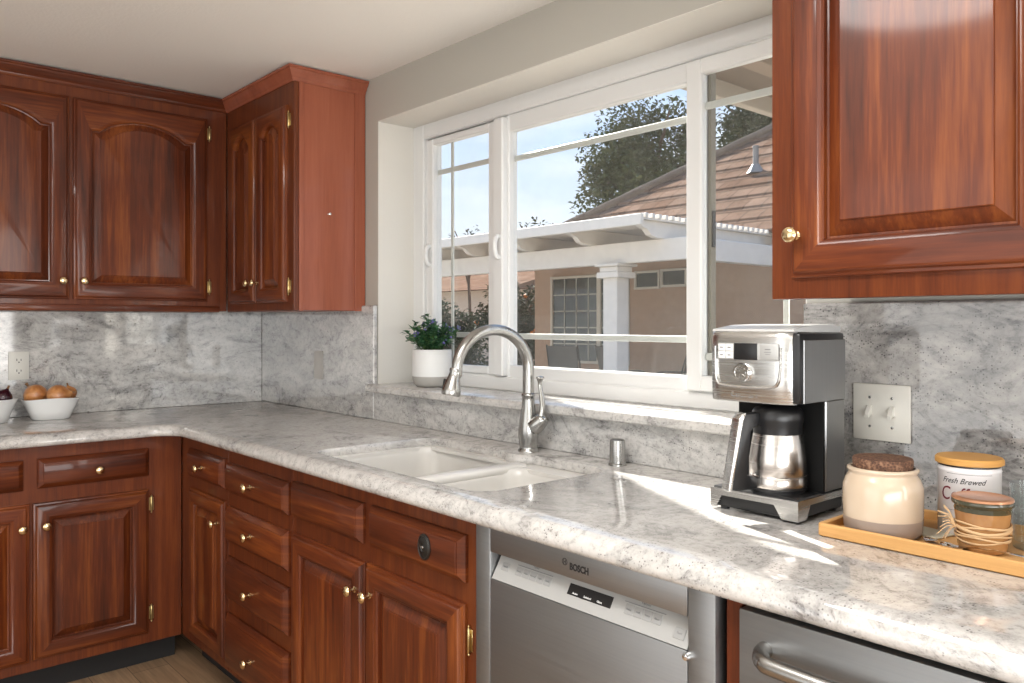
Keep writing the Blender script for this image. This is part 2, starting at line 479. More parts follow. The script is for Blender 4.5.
# ------------------------------------------------------------------ backsplash slabs
ZB = 0.914
bm = bmesh.new()
box(bm, 0.001, 0.02, -4.0, -0.021, ZB + .0005, 1.40, .002)
tag(link('granite_backsplash', bm, GRL), 'grey granite backsplash on the left wall behind the bowls', 'backsplash')
bm = bmesh.new()
box(bm, 0.001, XW0, -0.02, -0.001, ZB + .0005, 1.361, .004)
tag(link('granite_backsplash', bm, GRL), 'grey granite backsplash between the corner and the window', 'backsplash')
bm = bmesh.new()
box(bm, XW0 + .001, XW1 + .02, -0.02, -0.001, ZB + .0005, 1.0235, .002)
tag(link('granite_backsplash', bm, GRL), 'low granite backsplash strip under the window sill', 'backsplash')
bm = bmesh.new()
box(bm, XW1 + .001, 4.4, -0.02, -0.001, ZB + .0005, 1.3345, .003)
tag(link('granite_backsplash', bm, GRB), 'dark veined granite backsplash with the light switches', 'backsplash')

# ------------------------------------------------------------------ countertop
bm = bmesh.new()
YF, XF, RI, XE, YE = -0.648, 0.648, 0.09, 4.3, -4.0
def outline(d):
    pts = [(0.002, -0.002), (XE, -0.002), (XE, YF + d)]
    cx, cy = XF + RI, YF - RI
    r = RI + d
    n = 10
    for k in range(n + 1):
        a = PI / 2 + (PI / 2) * k / n
        pts.append((cx + r * math.cos(a), cy + r * math.sin(a)))
    pts += [(XF - d, YE), (0.002, YE)]
    return pts
prof = [(.066, .8895), (.060, .8715), (.012, .871), (.004, .8735), (0, .880), (0, .888), (.004, .899), (.011, .908), (.020, .9128), (.028, .914)]
loops = [[(x, y, z) for x, y in outline(d)] for d, z in prof]
R = bridge(bm, loops, cap0=False, cap1=False)
def cutout(g=0.0):
    """sink opening outline, g = how far inside the edge"""
    x0, x1, y0, y1, r = 1.572 + g, 2.366 - g, -0.566 + g, -0.130 - g, 0.065
    pts = []
    n = 6
    def arc(cx, cy, rr, a0, a1, n=n):
        for k in range(n + 1):
            a = math.radians(a0 + (a1 - a0) * k / n)
            pts.append((cx + rr * math.cos(a), cy + rr * math.sin(a)))
    arc(x1 - r, y1 - r, r, 0, 90)
    # tab around the faucet
    tx, tw, td = 2.005, 0.085, 0.030
    for k in range(13):
        s = k / 12
        xx = tx + tw - 2 * tw * s
        pts.append((xx, y1 - td * (0.5 - 0.5 * math.cos(2 * PI * s))))
    arc(x0 + r, y1 - r, r, 90, 180)
    arc(x0 + r, y0 + r, r, 180, 270)
    arc(x1 - r, y0 + r, r, 270, 360)
    return pts
hole = [[(x, y, z) for x, y in cutout(g)] for g, z in ((0.0, .914), (-0.0, .9125), (0.0, .912), (0.0, .892), (0.0, .8895))]
hole[0] = [(x, y, .914) for x, y in cutout(-.004)]
hole[1] = [(x, y, .913) for x, y in cutout(-.001)]
H = bridge(bm, hole, cap0=False, cap1=False)
def fill(loopa, loopb):
    es = []
    for L in (loopa, loopb):
        for i in range(len(L)):
            e = bm.edges.get((L[i], L[(i + 1) % len(L)]))
            es.append(e)
    bmesh.ops.triangle_fill(bm, edges=es, use_beauty=True)
fill(R[-1], H[0])
fill(R[0], H[-1])
tag(link('countertop', bm, GR, angle=50), 'L-shaped speckled granite countertop with a rounded front edge', 'countertop')

# ------------------------------------------------------------------ sink
sk = thing('kitchen_sink', 'white double-bowl undermount kitchen sink in the granite counter', 'sink', (1.97, -0.34, 0.69))
def basin(name, x0, x1, y0, y1, zt, depth):
    bm = bmesh.new()
    L = []
    for g, z, r in ((-.014, zt, .07), (0, zt, .06), (.004, zt - .004, .06), (.008, zt - .02, .06), (.022, zt - depth + .05, .06), (.034, zt - depth + .018, .06), (.06, zt - depth + .002, .06), (.09, zt - depth, .05)):
        L.append([(x, y, z) for x, y in rrect(x0 + g, x1 - g, y0 + g, y1 - g, r, 6)])
    # outer skin back up
    bridge(bm, L, cap0=False, cap1=True)
    o = link(name, bm, SINKM, sk, angle=60)
    bm = bmesh.new()
    cx, cy, zz = (x0 + x1) / 2, (y0 + y1) / 2, zt - depth
    lathe(bm, [(.045, .0), (.045, .003), (.038, .004), (.030, .001), (.002, .001)], (cx, cy, zz + .0005), seg=24)
    link('drain', bm, CHROME, o)
basin('left_basin', 1.585, 2.035, -0.556, -0.140, 0.889, 0.20)
basin('right_basin', 2.072, 2.358, -0.556, -0.190, 0.889, 0.18)
bm = bmesh.new()
# flange ring pieces around and between the bowls
box(bm, 1.545, 1.592, -0.59, -0.105, .878, .8885)
box(bm, 2.352, 2.39, -0.59, -0.105, .878, .8885)
box(bm, 1.592, 2.352, -0.59, -0.545, .878, .8885)
box(bm, 1.592, 2.352, -0.158, -0.105, .878, .8885)
box(bm, 2.028, 2.08, -0.545, -0.158, .872, .897, .009, 2)
box(bm, 2.08, 2.352, -0.197, -0.158, .878, .8885)
link('rim', bm, SINKM, sk, angle=60)

# ------------------------------------------------------------------ cabinets
def panel_loops(w, h, spec, arch=0.0, n=14):
    L = []
    for ins, c, aw in spec:
        x0, x1, z0, zt = ins, w - ins, ins, h - ins
        pts = [(x0, z0, c), (x1, z0, c)]
        for k in range(n + 1):
            u = 1 - 2 * k / n
            uu = abs(u) / 0.84
            s = (1 - uu * uu) if uu < 1 else 0.0
            s = s ** 0.8 if s > 0 else 0
            x = x0 + (x1 - x0) * (u + 1) / 2
            pts.append((x, zt - aw * arch * (1 - s), c))
        L.append(pts)
    return L
def door_spec(st):
    return [(0, 0, 0), (0, .008, 0), (.002, .0105, 0), (.007, .0120, 0), (.009, .0165, 0), (.012, .0195, 0), (.015, .0205, 0), (st - .012, .0205, 1), (st - .010, .0190, 1), (st - .005, .0175, 1),
            (st - .001, .0135, 1), (st, .0045, 1), (st + .004, .0035, 1), (st + .006, .0050, 1), (st + .029, .0155, 1), (st + .0295, .0180, 1), (st + .031, .0190, 1)]
def make_door(parent, F, a0, a1, b0, b1, c, st=0.060, arch=0.0, name='door'):
    bm = bmesh.new()
    w, h = a1 - a0, b1 - b0
    spec = door_spec(st)
    n = 14 if arch else 1
    L = panel_loops(w, h, spec, arch, n)
    nl = len(L[0])
    def mt(k, i):
        if spec[k][0] >= st: return 0
        return 1 if (i == 0 or 2 <= i < nl - 1) else 0
    bridge(bm, L, True, True, mt)
    bmesh.ops.translate(bm, vec=(a0, b0, c), verts=bm.verts[:])
    fr(bm, F)
    org = F @ Vector(((a0 + a1) / 2, b0, c))
    return link(name, bm, [WV, WH], parent, angle=28, origin=org)
def make_drawer(parent, F, a0, a1, b0, b1, c, name='drawer'):
    bm = bmesh.new()
    w, h = a1 - a0, b1 - b0
    spec = [(0, 0, 0), (0, .008, 0), (.002, .0105, 0), (.0150, .0200, 0), (.0156, .0230, 0), (.0185, .0245, 0)]
    bridge(bm, panel_loops(w, h, spec, 0, 1), True, True)
    bmesh.ops.translate(bm, vec=(a0, b0, c), verts=bm.verts[:])
    fr(bm, F)
    org = F @ Vector(((a0 + a1) / 2, b0, c))
    return link(name, bm, WH, parent, angle=28, origin=org)
KPROF = [(.0085, 0), (.0085, .002), (.005, .004), (.0042, .012), (.0055, .016), (.0115, .019), (.0148, .0225), (.0150, .025), (.0125, .029), (.007, .0315), (.001, .032)]
kmesh = {}
def make_knob(parent, F, a, b, c, r=1.0):
    key = 'A' if F is FA else 'B'
    p = F @ Vector((a, b, c))
    if key not in kmesh:
        bm = bmesh.new(); lathe(bm, KPROF, (0, 0, 0), 'Z', 18); fr(bm, F)
        o = link('knob', bm, BRASS, None, angle=40)
        kmesh[key] = o.data
    else:
        o = bpy.data.objects.new('knob', kmesh[key]); COL.objects.link(o)
    o.parent = parent
    o.location = p - wloc(parent)
    return o
hmesh = {}
def make_hinge(parent, F, a, b, c):
    key = 'A' if F is FA else 'B'
    p = F @ Vector((a, b, c))
    if key not in hmesh:
        bm = bmesh.new()
        box(bm, -.009, .009, -.024, .024, 0.0, .0025, .0008)
        pr = [(.001, -.034), (.003, -.031), (.0022, -.028), (.0038, -.026), (.0038, .026), (.0022, .028), (.003, .031), (.001, .034)]
        lathe(bm, pr, (0, 0, .005), 'Y', 10)
        fr(bm, F)
        o = link('hinge', bm, BRASSD, None, angle=40)
        hmesh[key] = o.data
    else:
        o = bpy.data.objects.new('hinge', hmesh[key]); COL.objects.link(o)
    o.parent = parent
    o.location = p - wloc(parent)
    return o
def carcass(parent, F, a0, a1, b0, b1, depth, name='body', mats=None, face=True, bev=.0015, b_face=None):
    """box from the wall out to the face-frame plane"""
    bm = bmesh.new()
    box(bm, a0, a1, b0, b1, .003, depth, bev)
    fr(bm, F)
    return link(name, bm, mats or WF, parent)

# crown section swept along a path of (outward direction) corners
CROWN = [(.000, 2.200), (.004, 2.200), (.008, 2.206), (.009, 2.212), (.016, 2.219), (.019, 2.226), (.026, 2.233), (.028, 2.240), (.033, 2.243), (.034, 2.251), (.000, 2.251)]
def crown_bm(path):
    """path: list of (x, y, nx, ny) with offset direction per corner"""
    bm = bmesh.new()
    bridge(bm, [[(x + nx * d, y + ny * d, z) for d, z in CROWN] for x, y, nx, ny in path], True, True)
    return bm

UD = 0.31                                        # upper cabinets: face-frame plane
ZU0, ZU1 = 1.338, 2.212
# ---- left wall uppers
up1 = thing('wall_cabinet', 'mahogany wall cabinet with two arched doors on the left wall', 'cabinet', (0.15, -0.92, ZU0))
carcass(up1, FB, -1.55, -0.31, ZU0 + .004, ZU1, UD, mats=WF)
bm = bmesh.new(); box(bm, -1.55, -0.345, ZU0, ZU0 + .026, .02, UD + .012, .004, 2); fr(bm, FB); link('bottom_rail', bm, WH, up1)
d1 = make_door(up1, FB, -1.437, -0.925, 1.383, 2.160, UD, .066, .055)
d2 = make_door(up1, FB, -0.912, -0.397, 1.383, 2.160, UD, .066, .055)
make_knob(d1, FB, -0.952, 1.452, UD + .020); make_knob(d2, FB, -0.879, 1.453, UD + .020)
for z in (2.098, 1.445):
    make_hinge(up1, FB, -0.387, z, UD)
link('crown_moulding', crown_bm([(UD, -1.55, 1, 0), (UD, -UD, 1, -1)]), WH, up1)
# ---- corner upper on the window wall
up2 = thing('wall_cabinet', 'narrow mahogany corner wall cabinet with exposed red side panel', 'cabinet', (0.62, -0.15, ZU0))
carcass(up2, FA, 0.315, 0.942, ZU0 + .002, ZU1 + .02, UD - .02, mats=WSIDE)
bm = bmesh.new(); box(bm, 0.315, 0.947, ZU0, ZU1 + .02, UD - .02, UD, .003); fr(bm, FA); link('face_frame', bm, WF, up2)
bm = bmesh.new(); box(bm, 0.942, 0.947, -UD + .021, -UD + .04, ZU0, ZU1, .001); link('side_stile', bm, WSIDE, up2)
bm = bmesh.new(); box(bm, 0.942, 0.947, -.05, -.003, ZU0, ZU1, .001); link('side_stile', bm, WSIDE, up2)
bm = bmesh.new(); lathe(bm, [(.004, 0), (.004, .004), (.0025, .006), (.0025, .014), (.005, .017), (.001, .019)], (.942, -.165, 1.712), 'X', 12); tag(link('peg', bm, CHROME, up2), 'small pale metal peg')
d1 = make_door(up2, FA, 0.372, 0.628, 1.372, 2.118, UD, .058, .045)
d2 = make_door(up2, FA, 0.640, 0.900, 1.372, 2.118, UD, .058, .045)
make_knob(d1, FA, 0.604, 1.452, UD + .020); make_knob(d2, FA, 0.664, 1.452, UD + .020)
for z in (2.06, 1.43):
    make_hinge(up2, FA, 0.911, z, UD); make_hinge(up2, FA, 0.360, z, UD)
link('crown_moulding', crown_bm([(UD, -UD, 1, -1), (0.942, -UD, 1, -1), (0.942, -.003, 1, 0)]), WSIDE, up2)
# ---- right upper
up3 = thing('wall_cabinet', 'large glossy mahogany wall cabinet above the coffee maker', 'cabinet', (3.4, -0.15, ZU0))
carcass(up3, FA, 2.931, 3.92, ZU0 + .010, ZU1 + .05, UD - .02, mats=WV)
bm = bmesh.new(); box(bm, 2.928, 3.92, ZU0 - .003, ZU1 + .05, UD - .021, UD, .004, 2); fr(bm, FA); link('face_frame', bm, WF, up3)
d1 = make_door(up3, FA, 2.973, 3.413, 1.374, 2.163, UD, .068, 0)
make_knob(d1, FA, 2.990, 1.451, UD + .020)
d2 = make_door(up3, FA, 3.425, 3.865, 1.374, 2.163, UD, .068, 0)
make_knob(d2, FA, 3.848, 1.451, UD + .020)
link('crown_moulding', crown_bm([(2.928, -.003, -1, 0), (2.928, -UD, -1, -1), (3.92, -UD, 0, -1)]), WH, up3)

# ---- base cabinets
BD = 0.600
def base(label, F, a0, a1, loc, hollow=False):
    o = thing('base_cabinet', label, 'cabinet', loc)
    if hollow:
        bm = bmesh.new()
        box(bm, a0, a0 + .018, .100, .8705, .003, BD); box(bm, a1 - .018, a1, .100, .8705, .003, BD)
        box(bm, a0 + .018, a1 - .018, .100, .118, .003, BD); box(bm, a0 + .018, a1 - .018, .118, .8705, BD - .008, BD)
        fr(bm, F); link('body', bm, WF, o)
    else:
        carcass(o, F, a0, a1, 0.100, 0.8705, BD)
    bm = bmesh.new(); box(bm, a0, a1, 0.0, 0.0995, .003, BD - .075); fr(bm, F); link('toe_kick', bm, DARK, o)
    return o
b1 = base('left-wall mahogany base cabinet with two doors below two drawers', FB, -1.65, -0.602, (0.3, -1.1, 0))
dr = make_drawer(b1, FB, -1.55, -1.130, 0.722, 0.826, BD); make_knob(dr, FB, -1.34, 0.772, BD + .0245)
dr = make_drawer(b1, FB, -1.088, -0.724, 0.724, 0.826, BD); make_knob(dr, FB, -0.901, 0.770, BD + .0245)
dd = make_door(b1, FB, -1.55, -1.112, 0.135, 0.676, BD, .060); make_knob(dd, FB, -1.137, 0.596, BD + .020)
dd = make_door(b1, FB, -1.102, -0.724, 0.138, 0.674, BD, .060); make_knob(dd, FB, -1.066, 0.597, BD + .020)
for z in (0.617, 0.211): make_hinge(b1, FB, -0.714, z, BD)
b2 = base('narrow corner mahogany base cabinet with one door and one small drawer', FA, 0.602, 1.046, (0.82, -0.3, 0))
dr = make_drawer(b2, FA, 0.700, 1.033, 0.724, 0.826, BD); make_knob(dr, FA, 0.862, 0.774, BD + .0245)
dd = make_door(b2, FA, 0.712, 1.038, 0.140, 0.680, BD, .055); make_knob(dd, FA, 0.998, 0.602, BD + .020)
for z in (0.60, 0.235): make_hinge(b2, FA, 0.700, z, BD)
b3 = base('mahogany base cabinet with a stack of four drawers', FA, 1.047, 1.529, (1.29, -0.3, 0))
for z0, z1 in ((.720, .817), (.552, .672), (.360, .502), (.125, .309)):
    dr = make_drawer(b3, FA, 1.058, 1.515, z0, z1, BD); make_knob(dr, FA, 1.280, (z0 + z1) / 2 + (0 if z0 > .5 else -.004), BD + .0245)
b4 = base('mahogany sink base cabinet with two doors and two false fronts', FA, 1.530, 2.419, (1.97, -0.3, 0), True)
make_drawer(b4, FA, 1.545, 1.939, 0.722, 0.826, BD, 'false_front')
ff = make_drawer(b4, FA, 1.977, 2.366, 0.724, 0.828, BD, 'false_front')
bm = bmesh.new()
lathe(bm, [(.024, 0), (.024, .003), (.021, .005), (.019, .004), (.016, .0055), (.009, .0065), (.007, .004), (.005, .0045), (.0015, .005)], (0, 0, 0), 'Z', 28)
for v in bm.verts: v.co.y *= 1.25
fr(bm, FA); bmesh.ops.translate(bm, vec=FA @ Vector((2.236, 0.779, BD + .0245)), verts=bm.verts[:])
tag(link('rosette_plate', bm, plain('dark_bronze', (0.05, 0.048, 0.045), 0.35, 0.8), ff), 'dark bronze oval rosette')
bm = bmesh.new(); lathe(bm, [(.003, 0), (.003, .0015), (.001, .0025)], (0, 0, 0), 'Z', 12); fr(bm, FA)
bmesh.ops.translate(bm, vec=FA @ Vector((2.236, 0.779, BD + .0295)), verts=bm.verts[:])
link('rosette_screw', bm, CHROME, ff)
dd = make_door(b4, FA, 1.545, 1.949, 0.135, 0.676, BD, .060); make_knob(dd, FA, 1.917, 0.602, BD + .020)
dd = make_door(b4, FA, 1.960, 2.364, 0.135, 0.677, BD, .060); make_knob(dd, FA, 1.990, 0.604, BD + .020)
for z in (0.60, 0.215): make_hinge(b4, FA, 2.374, z, BD)
for z in (0.60,): make_hinge(b4, FA, 1.5405, z, BD)
bm = bmesh.new(); box(bm, 3.030, 3.056, -.612, -.003, 0.0, .8705, .0015)
tag(link('filler_panel', bm, WV), 'narrow mahogany filler strip right of the dishwasher', 'panel')

# ------------------------------------------------------------------ dishwasher
dw = thing('dishwasher', 'stainless steel dishwasher with a slanted control panel', 'dishwasher', (2.725, -0.3, 0))
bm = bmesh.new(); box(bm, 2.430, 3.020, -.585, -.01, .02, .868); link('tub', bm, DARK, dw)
bm = bmesh.new(); box(bm, 2.440, 3.012, -.56, -.55, .0, .11); link('kick_plate', bm, BLACK, dw)
YD = -.627
bm = bmesh.new()
box(bm, 2.425, 2.4725, YD, -.586, .115, .868, .003, 2)
box(bm, 2.9675, 3.020, YD, -.586, .115, .868, .003, 2)
box(bm, 2.4728, 2.9672, YD, -.586, .115, .764, .003, 2)
link('door', bm, ST_A, dw)
bm = bmesh.new(); box(bm, 2.4732, 2.9668, YD, -.586, .8185, .868, .002, 2)
tb = link('top_bar', bm, ST_A, dw)
bm = bmesh.new()      # slanted control fascia, bottom edge at the front
poly = [(YD + .001, .765), (-.596, .814), (-.590, .814), (-.590, .765)]
bridge(bm, [[(x, p[0], p[1]) for p in poly] for x in (2.477, 2.9655)])
cp = link('control_panel', bm, CONTROL, dw)
sl = Vector((0, -.596 - (YD + .001), .814 - .765)); sl.normalize()
SN = Vector((0, -sl.z, sl.y))
def on_slant(bm, x, s):
    M = Matrix(((1, 0, 0, x), (0, sl.y, SN.y, YD + .001 + sl.y * s), (0, sl.z, SN.z, .765 + sl.z * s), (0, 0, 0, 1)))
    bmesh.ops.transform(bm, matrix=M, verts=bm.verts[:])
    return bm
def sbox(name, x, s, w, h, d, mat, parent, bev=.0006):
    bm = bmesh.new(); box(bm, -w / 2, w / 2, -h / 2, h / 2, 0, d, bev); on_slant(bm, x, s)
    return link(name, bm, mat, parent)
sbox('button', 2.503, .030, .022, .016, .0012, CBTN, cp)
for k in range(5): sbox('button', 2.545 + k * .0205, .030, .019, .017, .0012, CBTN, cp)
for k in range(4): sbox('button', 2.832 + k * .0205, .030, .019, .017, .0012, CBTN, cp)
sbox('start_button', 2.944, .020, .022, .018, .0014, CBTN, cp)
dsp = sbox('display', 2.738, .031, .108, .021, .0010, BLACK, cp)
for x, w in ((2.586, .085), (2.863, .075)):
    sbox('button_bar', x, .042, w + .015, .0014, .0013, INKG, cp, 0)
def stext(s, size, x, sp, mat, d=.0014):
    bm = text_bm(s, size); on_slant(bm, x, sp); bmesh.ops.translate(bm, vec=SN * d, verts=bm.verts[:])
    link('lettering', bm, mat, cp, smooth=False)
stext('Cycles', .006, 2.586, .048, INKG, .0002); stext('Options', .006, 2.863, .048, INKG, .0002)
for k, s in enumerate(('Heavy', 'Auto', 'Normal', 'Light', 'Quick')): stext(s, .0048, 2.545 + k * .0205, .030, INKG)
for k, s in enumerate(('Delay', 'Half', 'Extra', 'Rinse')): stext(s, .0048, 2.832 + k * .0205, .030, INKG)
stext('On/Off', .005, 2.503, .030, INKG); stext('Start', .0055, 2.944, .021, INKG)
for x, s in ((2.704, 'Active'), (2.735, 'Sanitized'), (2.765, 'Clean')): stext(s, .0052, x, .025, CERAM)
bm = text_bm('BOSCH', .0175, 0, .0003, .0007)
fr(bm, FA); bmesh.ops.translate(bm, vec=(2.727, YD - .0004, .8405), verts=bm.verts[:])
for v in bm.verts: v.co.x = 2.727 + (v.co.x - 2.727) * .84
link('lettering', bm, INK, tb, smooth=False)
bm = bmesh.new()
for r0, r1 in ((.0055, .0068),):
    bridge(bm, [[(2.690 + r * math.cos(2 * PI * k / 24), YD - h, .8465 + r * math.sin(2 * PI * k / 24)) for k in range(24)] for r, h in ((r0, .0001), (r0, .0005), (r1, .0005), (r1, .0001))], False, False)
box(bm, 2.687, 2.6882, YD - .0005, YD, .8425, .8505); box(bm, 2.6918, 2.693, YD - .0005, YD, .8425, .8505); box(bm, 2.6882, 2.6918, YD - .0005, YD, .846, .847)
link('emblem', bm, INK, tb, smooth=False)
bm = bmesh.new(); lathe(bm, [(.007, 0), (.007, .006), (.005, .010), (.001, .011)], (0, 0, 0), 'Z', 16); fr(bm, FA)
bmesh.ops.translate(bm, vec=(2.969, YD, .757), verts=bm.verts[:]); link('vent_button', bm, CHROME, dw)

# ------------------------------------------------------------------ second stainless appliance
ap = thing('drawer_appliance', 'stainless steel appliance front with a round bar handle', 'appliance', (3.37, -0.3, 0))
bm = bmesh.new(); box(bm, 3.060, 3.668, -.585, -.01, .0, .868); link('cabinet_body', bm, DARK, ap)
bm = bmesh.new(); box(bm, 3.058, 3.668, -.622, -.586, .11, .857, .004, 2); link('door', bm, ST_A, ap)
bm = bmesh.new()
tube(bm, smoothpath([(3.103, -.621, .806), (3.108, -.640, .806), (3.125, -.662, .805), (3.16, -.668, .804), (3.37, -.670, .803), (3.58, -.668, .804), (3.615, -.662, .805), (3.632, -.640, .806), (3.637, -.621, .806)], 6), .0125, 14)
link('handle', bm, NICK, ap)
bx = thing('base_cabinet', 'mahogany base cabinet beyond the stainless appliance', 'cabinet', (3.98, -.3, 0))
carcass(bx, FA, 3.672, 4.29, 0.10, 0.8705, BD)
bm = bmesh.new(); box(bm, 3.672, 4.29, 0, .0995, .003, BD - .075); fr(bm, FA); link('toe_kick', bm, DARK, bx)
dd = make_door(bx, FA, 3.70, 4.26, .135, .677, BD); make_knob(dd, FA, 3.74, .60, BD + .02)

# ------------------------------------------------------------------ faucet
fc = thing('faucet', 'brushed nickel gooseneck faucet behind the sink', 'faucet', (2.045, -0.118, ZB))
bm = bmesh.new()
lathe(bm, [(.031, .0), (.031, .004), (.027, .008), (.0265, .014), (.0275, .018), (.030, .045), (.030, .065), (.026, .095), (.021, .125), (.0185, .150), (.0185, .158), (.021, .163), (.021, .168), (.017, .172)], (2.045, -.118, ZB + .0043), seg=28)
link('body', bm, NICK, fc, angle=50)
bm = bmesh.new()
ap_pts = [(2.045, -.118, 1.08), (2.045, -.118, 1.14)]
for k in range(0, 13):
    a = PI * k / 12 * 1.02
    ap_pts.append((2.045 - .004 * k / 12, -.118 - .1315 + .1315 * math.cos(a), 1.160 + .116 * math.sin(a)))
pth = smoothpath(ap_pts + [(2.040, -.386, 1.145 + .01)], 4)
tube(bm, pth, [.0172 - .0025 * i / len(pth) for i in range(len(pth))], 18)
link('spout', bm, NICK, fc, angle=50)
bm = bmesh.new()
e = Vector((2.040, -.3845, 1.165)); dv = Vector((-.02, -.11, -.5)).normalized()
q = dv.to_track_quat('Z', 'X').to_matrix().to_4x4()
lathe(bm, [(.0145, -.006), (.0160, -.003), (.0160, .002), (.0145, .005), (.0165, .018), (.0215, .036), (.0258, .052), (.0265, .062), (.0245, .069), (.021, .069), (.020, .064), (.001, .063)], (0, 0, 0), seg=24)
bmesh.ops.transform(bm, matrix=Matrix.Translation(e) @ q, verts=bm.verts[:])
sh = link('spray_head', bm, NICK, fc, angle=50)
bm = bmesh.new()
box(bm, -.007, .007, -.0280, -.0185, .026, .056, .002, 2)
bmesh.ops.transform(bm, matrix=Matrix.Translation(e) @ q @ Matrix.Rotation(math.radians(150), 4, 'Z'), verts=bm.verts[:])
link('spray_button', bm, BLACK, sh)
bm = bmesh.new()      # side lever: hub and upright arm
hub = [(2.068, -.118, .990), (2.083, -.113, 1.003), (2.095, -.108, 1.018), (2.098, -.106, 1.026)]
tube(bm, smoothpath(hub, 4), [.024, .024, .0245, .024, .0235, .023, .022, .021, .020, .018, .015, .011, .006], 18)
link('valve_hub', bm, NICK, fc, angle=60)
bm = bmesh.new()
arm = smoothpath([(2.092, -.110, 1.022), (2.094, -.107, 1.050), (2.088, -.106, 1.085), (2.083, -.107, 1.112), (2.084, -.108, 1.128), (2.085, -.108, 1.137), (2.085, -.108, 1.141)], 5)
nA = len(arm)
tube(bm, arm, [(.012 - .0055 * math.sin(PI * min(1, i / (nA * .6)) * .5) + .0070 * math.exp(-((i / (nA - 1) - .80) / .13) ** 2)) * (1 if i < nA - 3 else .75 if i == nA - 3 else .5 if i == nA - 2 else .2) for i in range(nA)], 14, 0.8)
link('lever', bm, NICK, fc, angle=60)

fc.location += Vector((-.042, .030, -.004))
bm = bmesh.new()
lathe(bm, [(.0245, 0), (.0245, .004), (.0215, .006), (.0205, .060), (.0195, .066), (.015, .069), (.001, .070)], (2.331, -.068, ZB + .0003), seg=28)
tag(link('air_gap_cap', bm, NICK), 'small brushed nickel air gap cylinder right of the faucet', 'air gap')

# ------------------------------------------------------------------ coffee maker
MX0, MX1, MY0, MY1 = 2.786, 2.978, -.302, -.118
cm = thing('coffee_maker', 'stainless steel drip coffee maker beside the light switches', 'coffee maker', ((MX0 + MX1) / 2, -.21, ZB))
bm = bmesh.new(); box(bm, MX0 + .006, MX1 - .006, MY0 + .008, MY1 - .002, ZB + .006, .953, .003)
for x in (MX0 + .02, MX1 - .02):
    for y in (MY0 + .022, MY1 - .02):
        lathe(bm, [(.009, 0), (.009, .008)], (x, y, ZB + .0004), seg=12)
link('base', bm, BLACK, cm)
bm = bmesh.new()      # stainless skirt with the wide trapezoid cut-out in the front and in the side
x0, x1 = MX0, MX1
prism(bm, [(x0, ZB + .005), (x0 + .012, ZB + .005), (x0 + .026, .944), (x1 - .050, .944), (x1 - .034, ZB + .005), (x1, ZB + .005), (x1, .957), (x0, .957)], MY0, MY0 + .006, 'Y')
y0, y1 = MY0 + .006, MY1
prism(bm, [(y0, ZB + .005), (y0 + .026, ZB + .005), (y0 + .040, .945), (y1, .945), (y1, .957), (y0, .957)], x1 - .006, x1, 'X')
prism(bm, [(y0, ZB + .005), (y0 + .026, ZB + .005), (y0 + .040, .945), (y1, .945), (y1, .957), (y0, .957)], x0, x0 + .006, 'X')
link('skirt', bm, ST_M, cm, smooth=False)
bm = bmesh.new(); box(bm, MX0 + .002, MX1 - .002, MY0 + .006, MY1, .9532, .960, .002); link('drip_deck', bm, BLACK, cm)
PCX, PCY = 2.899, -.238
bm = bmesh.new(); lathe(bm, [(.052, 0), (.052, .002), (.049, .0035), (.001, .0035)], (PCX, PCY, .9600), seg=36); link('warming_plate', bm, plain('hotplate', (.03, .03, .03), .35), cm)
bm = bmesh.new()
box(bm, MX0, MX1, -.196, MY1, .9602, 1.140, .003)
link('column', bm, ST_S, cm)
bm = bmesh.new()      # black lining of the carafe bay: back, right wall and top
box(bm, MX0 + .002, MX1 - .002, -.203, -.1965, .9602, 1.139)
link('bay_lining', bm, MATTE, cm)
bm = bmesh.new(); box(bm, MX0 + .003, MX1 - .001, MY0 + .010, MY1, 1.1375, 1.272, .006, 2); link('head_core', bm, BLACK, cm)
bm = bmesh.new()      # bulged stainless front shell
L = []
n = 12
for z, out in ((1.136, .0), (1.14, .0015), (1.18, .004), (1.23, .004), (1.262, .003), (1.272, .000), (1.277, -.008)):
    row = []
    for k in range(n + 1):
        s = k / n
        xx = MX0 - .001 + (MX1 - .014 - MX0) * s
        edge = min(1, min(s, 1 - s) * 9)
        row.append((xx, MY0 - out * 1.0 - .0035 * math.sin(PI * s) + .010 * (1 - edge) ** 2, z))
    L.append(row + [(MX1 - .014, MY0 + .022, z), (MX0 - .001, MY0 + .022, z)])
bridge(bm, L)
fs = link('front_shell', bm, ST_M, cm, angle=50)
bm = bmesh.new(); box(bm, MX1 - .0015, MX1 + .0015, MY0 + .020, MY1 - .001, 1.1385, 1.259, .001); link('side_panel', bm, ST_S, cm)
bm = bmesh.new()
prof = [(MY0 + .001, 1.2745), (MY0 + .002, 1.279), (MY0 + .07, 1.287), (MY1 - .03, 1.289), (MY1, 1.284), (MY1, 1.2725)]
bridge(bm, [[(x, p[0], p[1]) for p in prof] for x in (MX0 + .004, MX0 + .008, MX1 - .016, MX1 - .010)])
link('lid', bm, plain('lid_silver', (.70, .70, .69), .3, .5), cm)
YC = MY0 - .0075
def cbox(name, x0, x1, z0, z1, d, mat, parent, bev=.001):
    bm = bmesh.new(); box(bm, x0, x1, YC - d, YC + .004, z0, z1, bev, 2)
    return link(name, bm, mat, parent)
ctl = cbox('control_panel', 2.808, 2.943, 1.2185, 1.252, .0010, CONTROL, cm, .003)
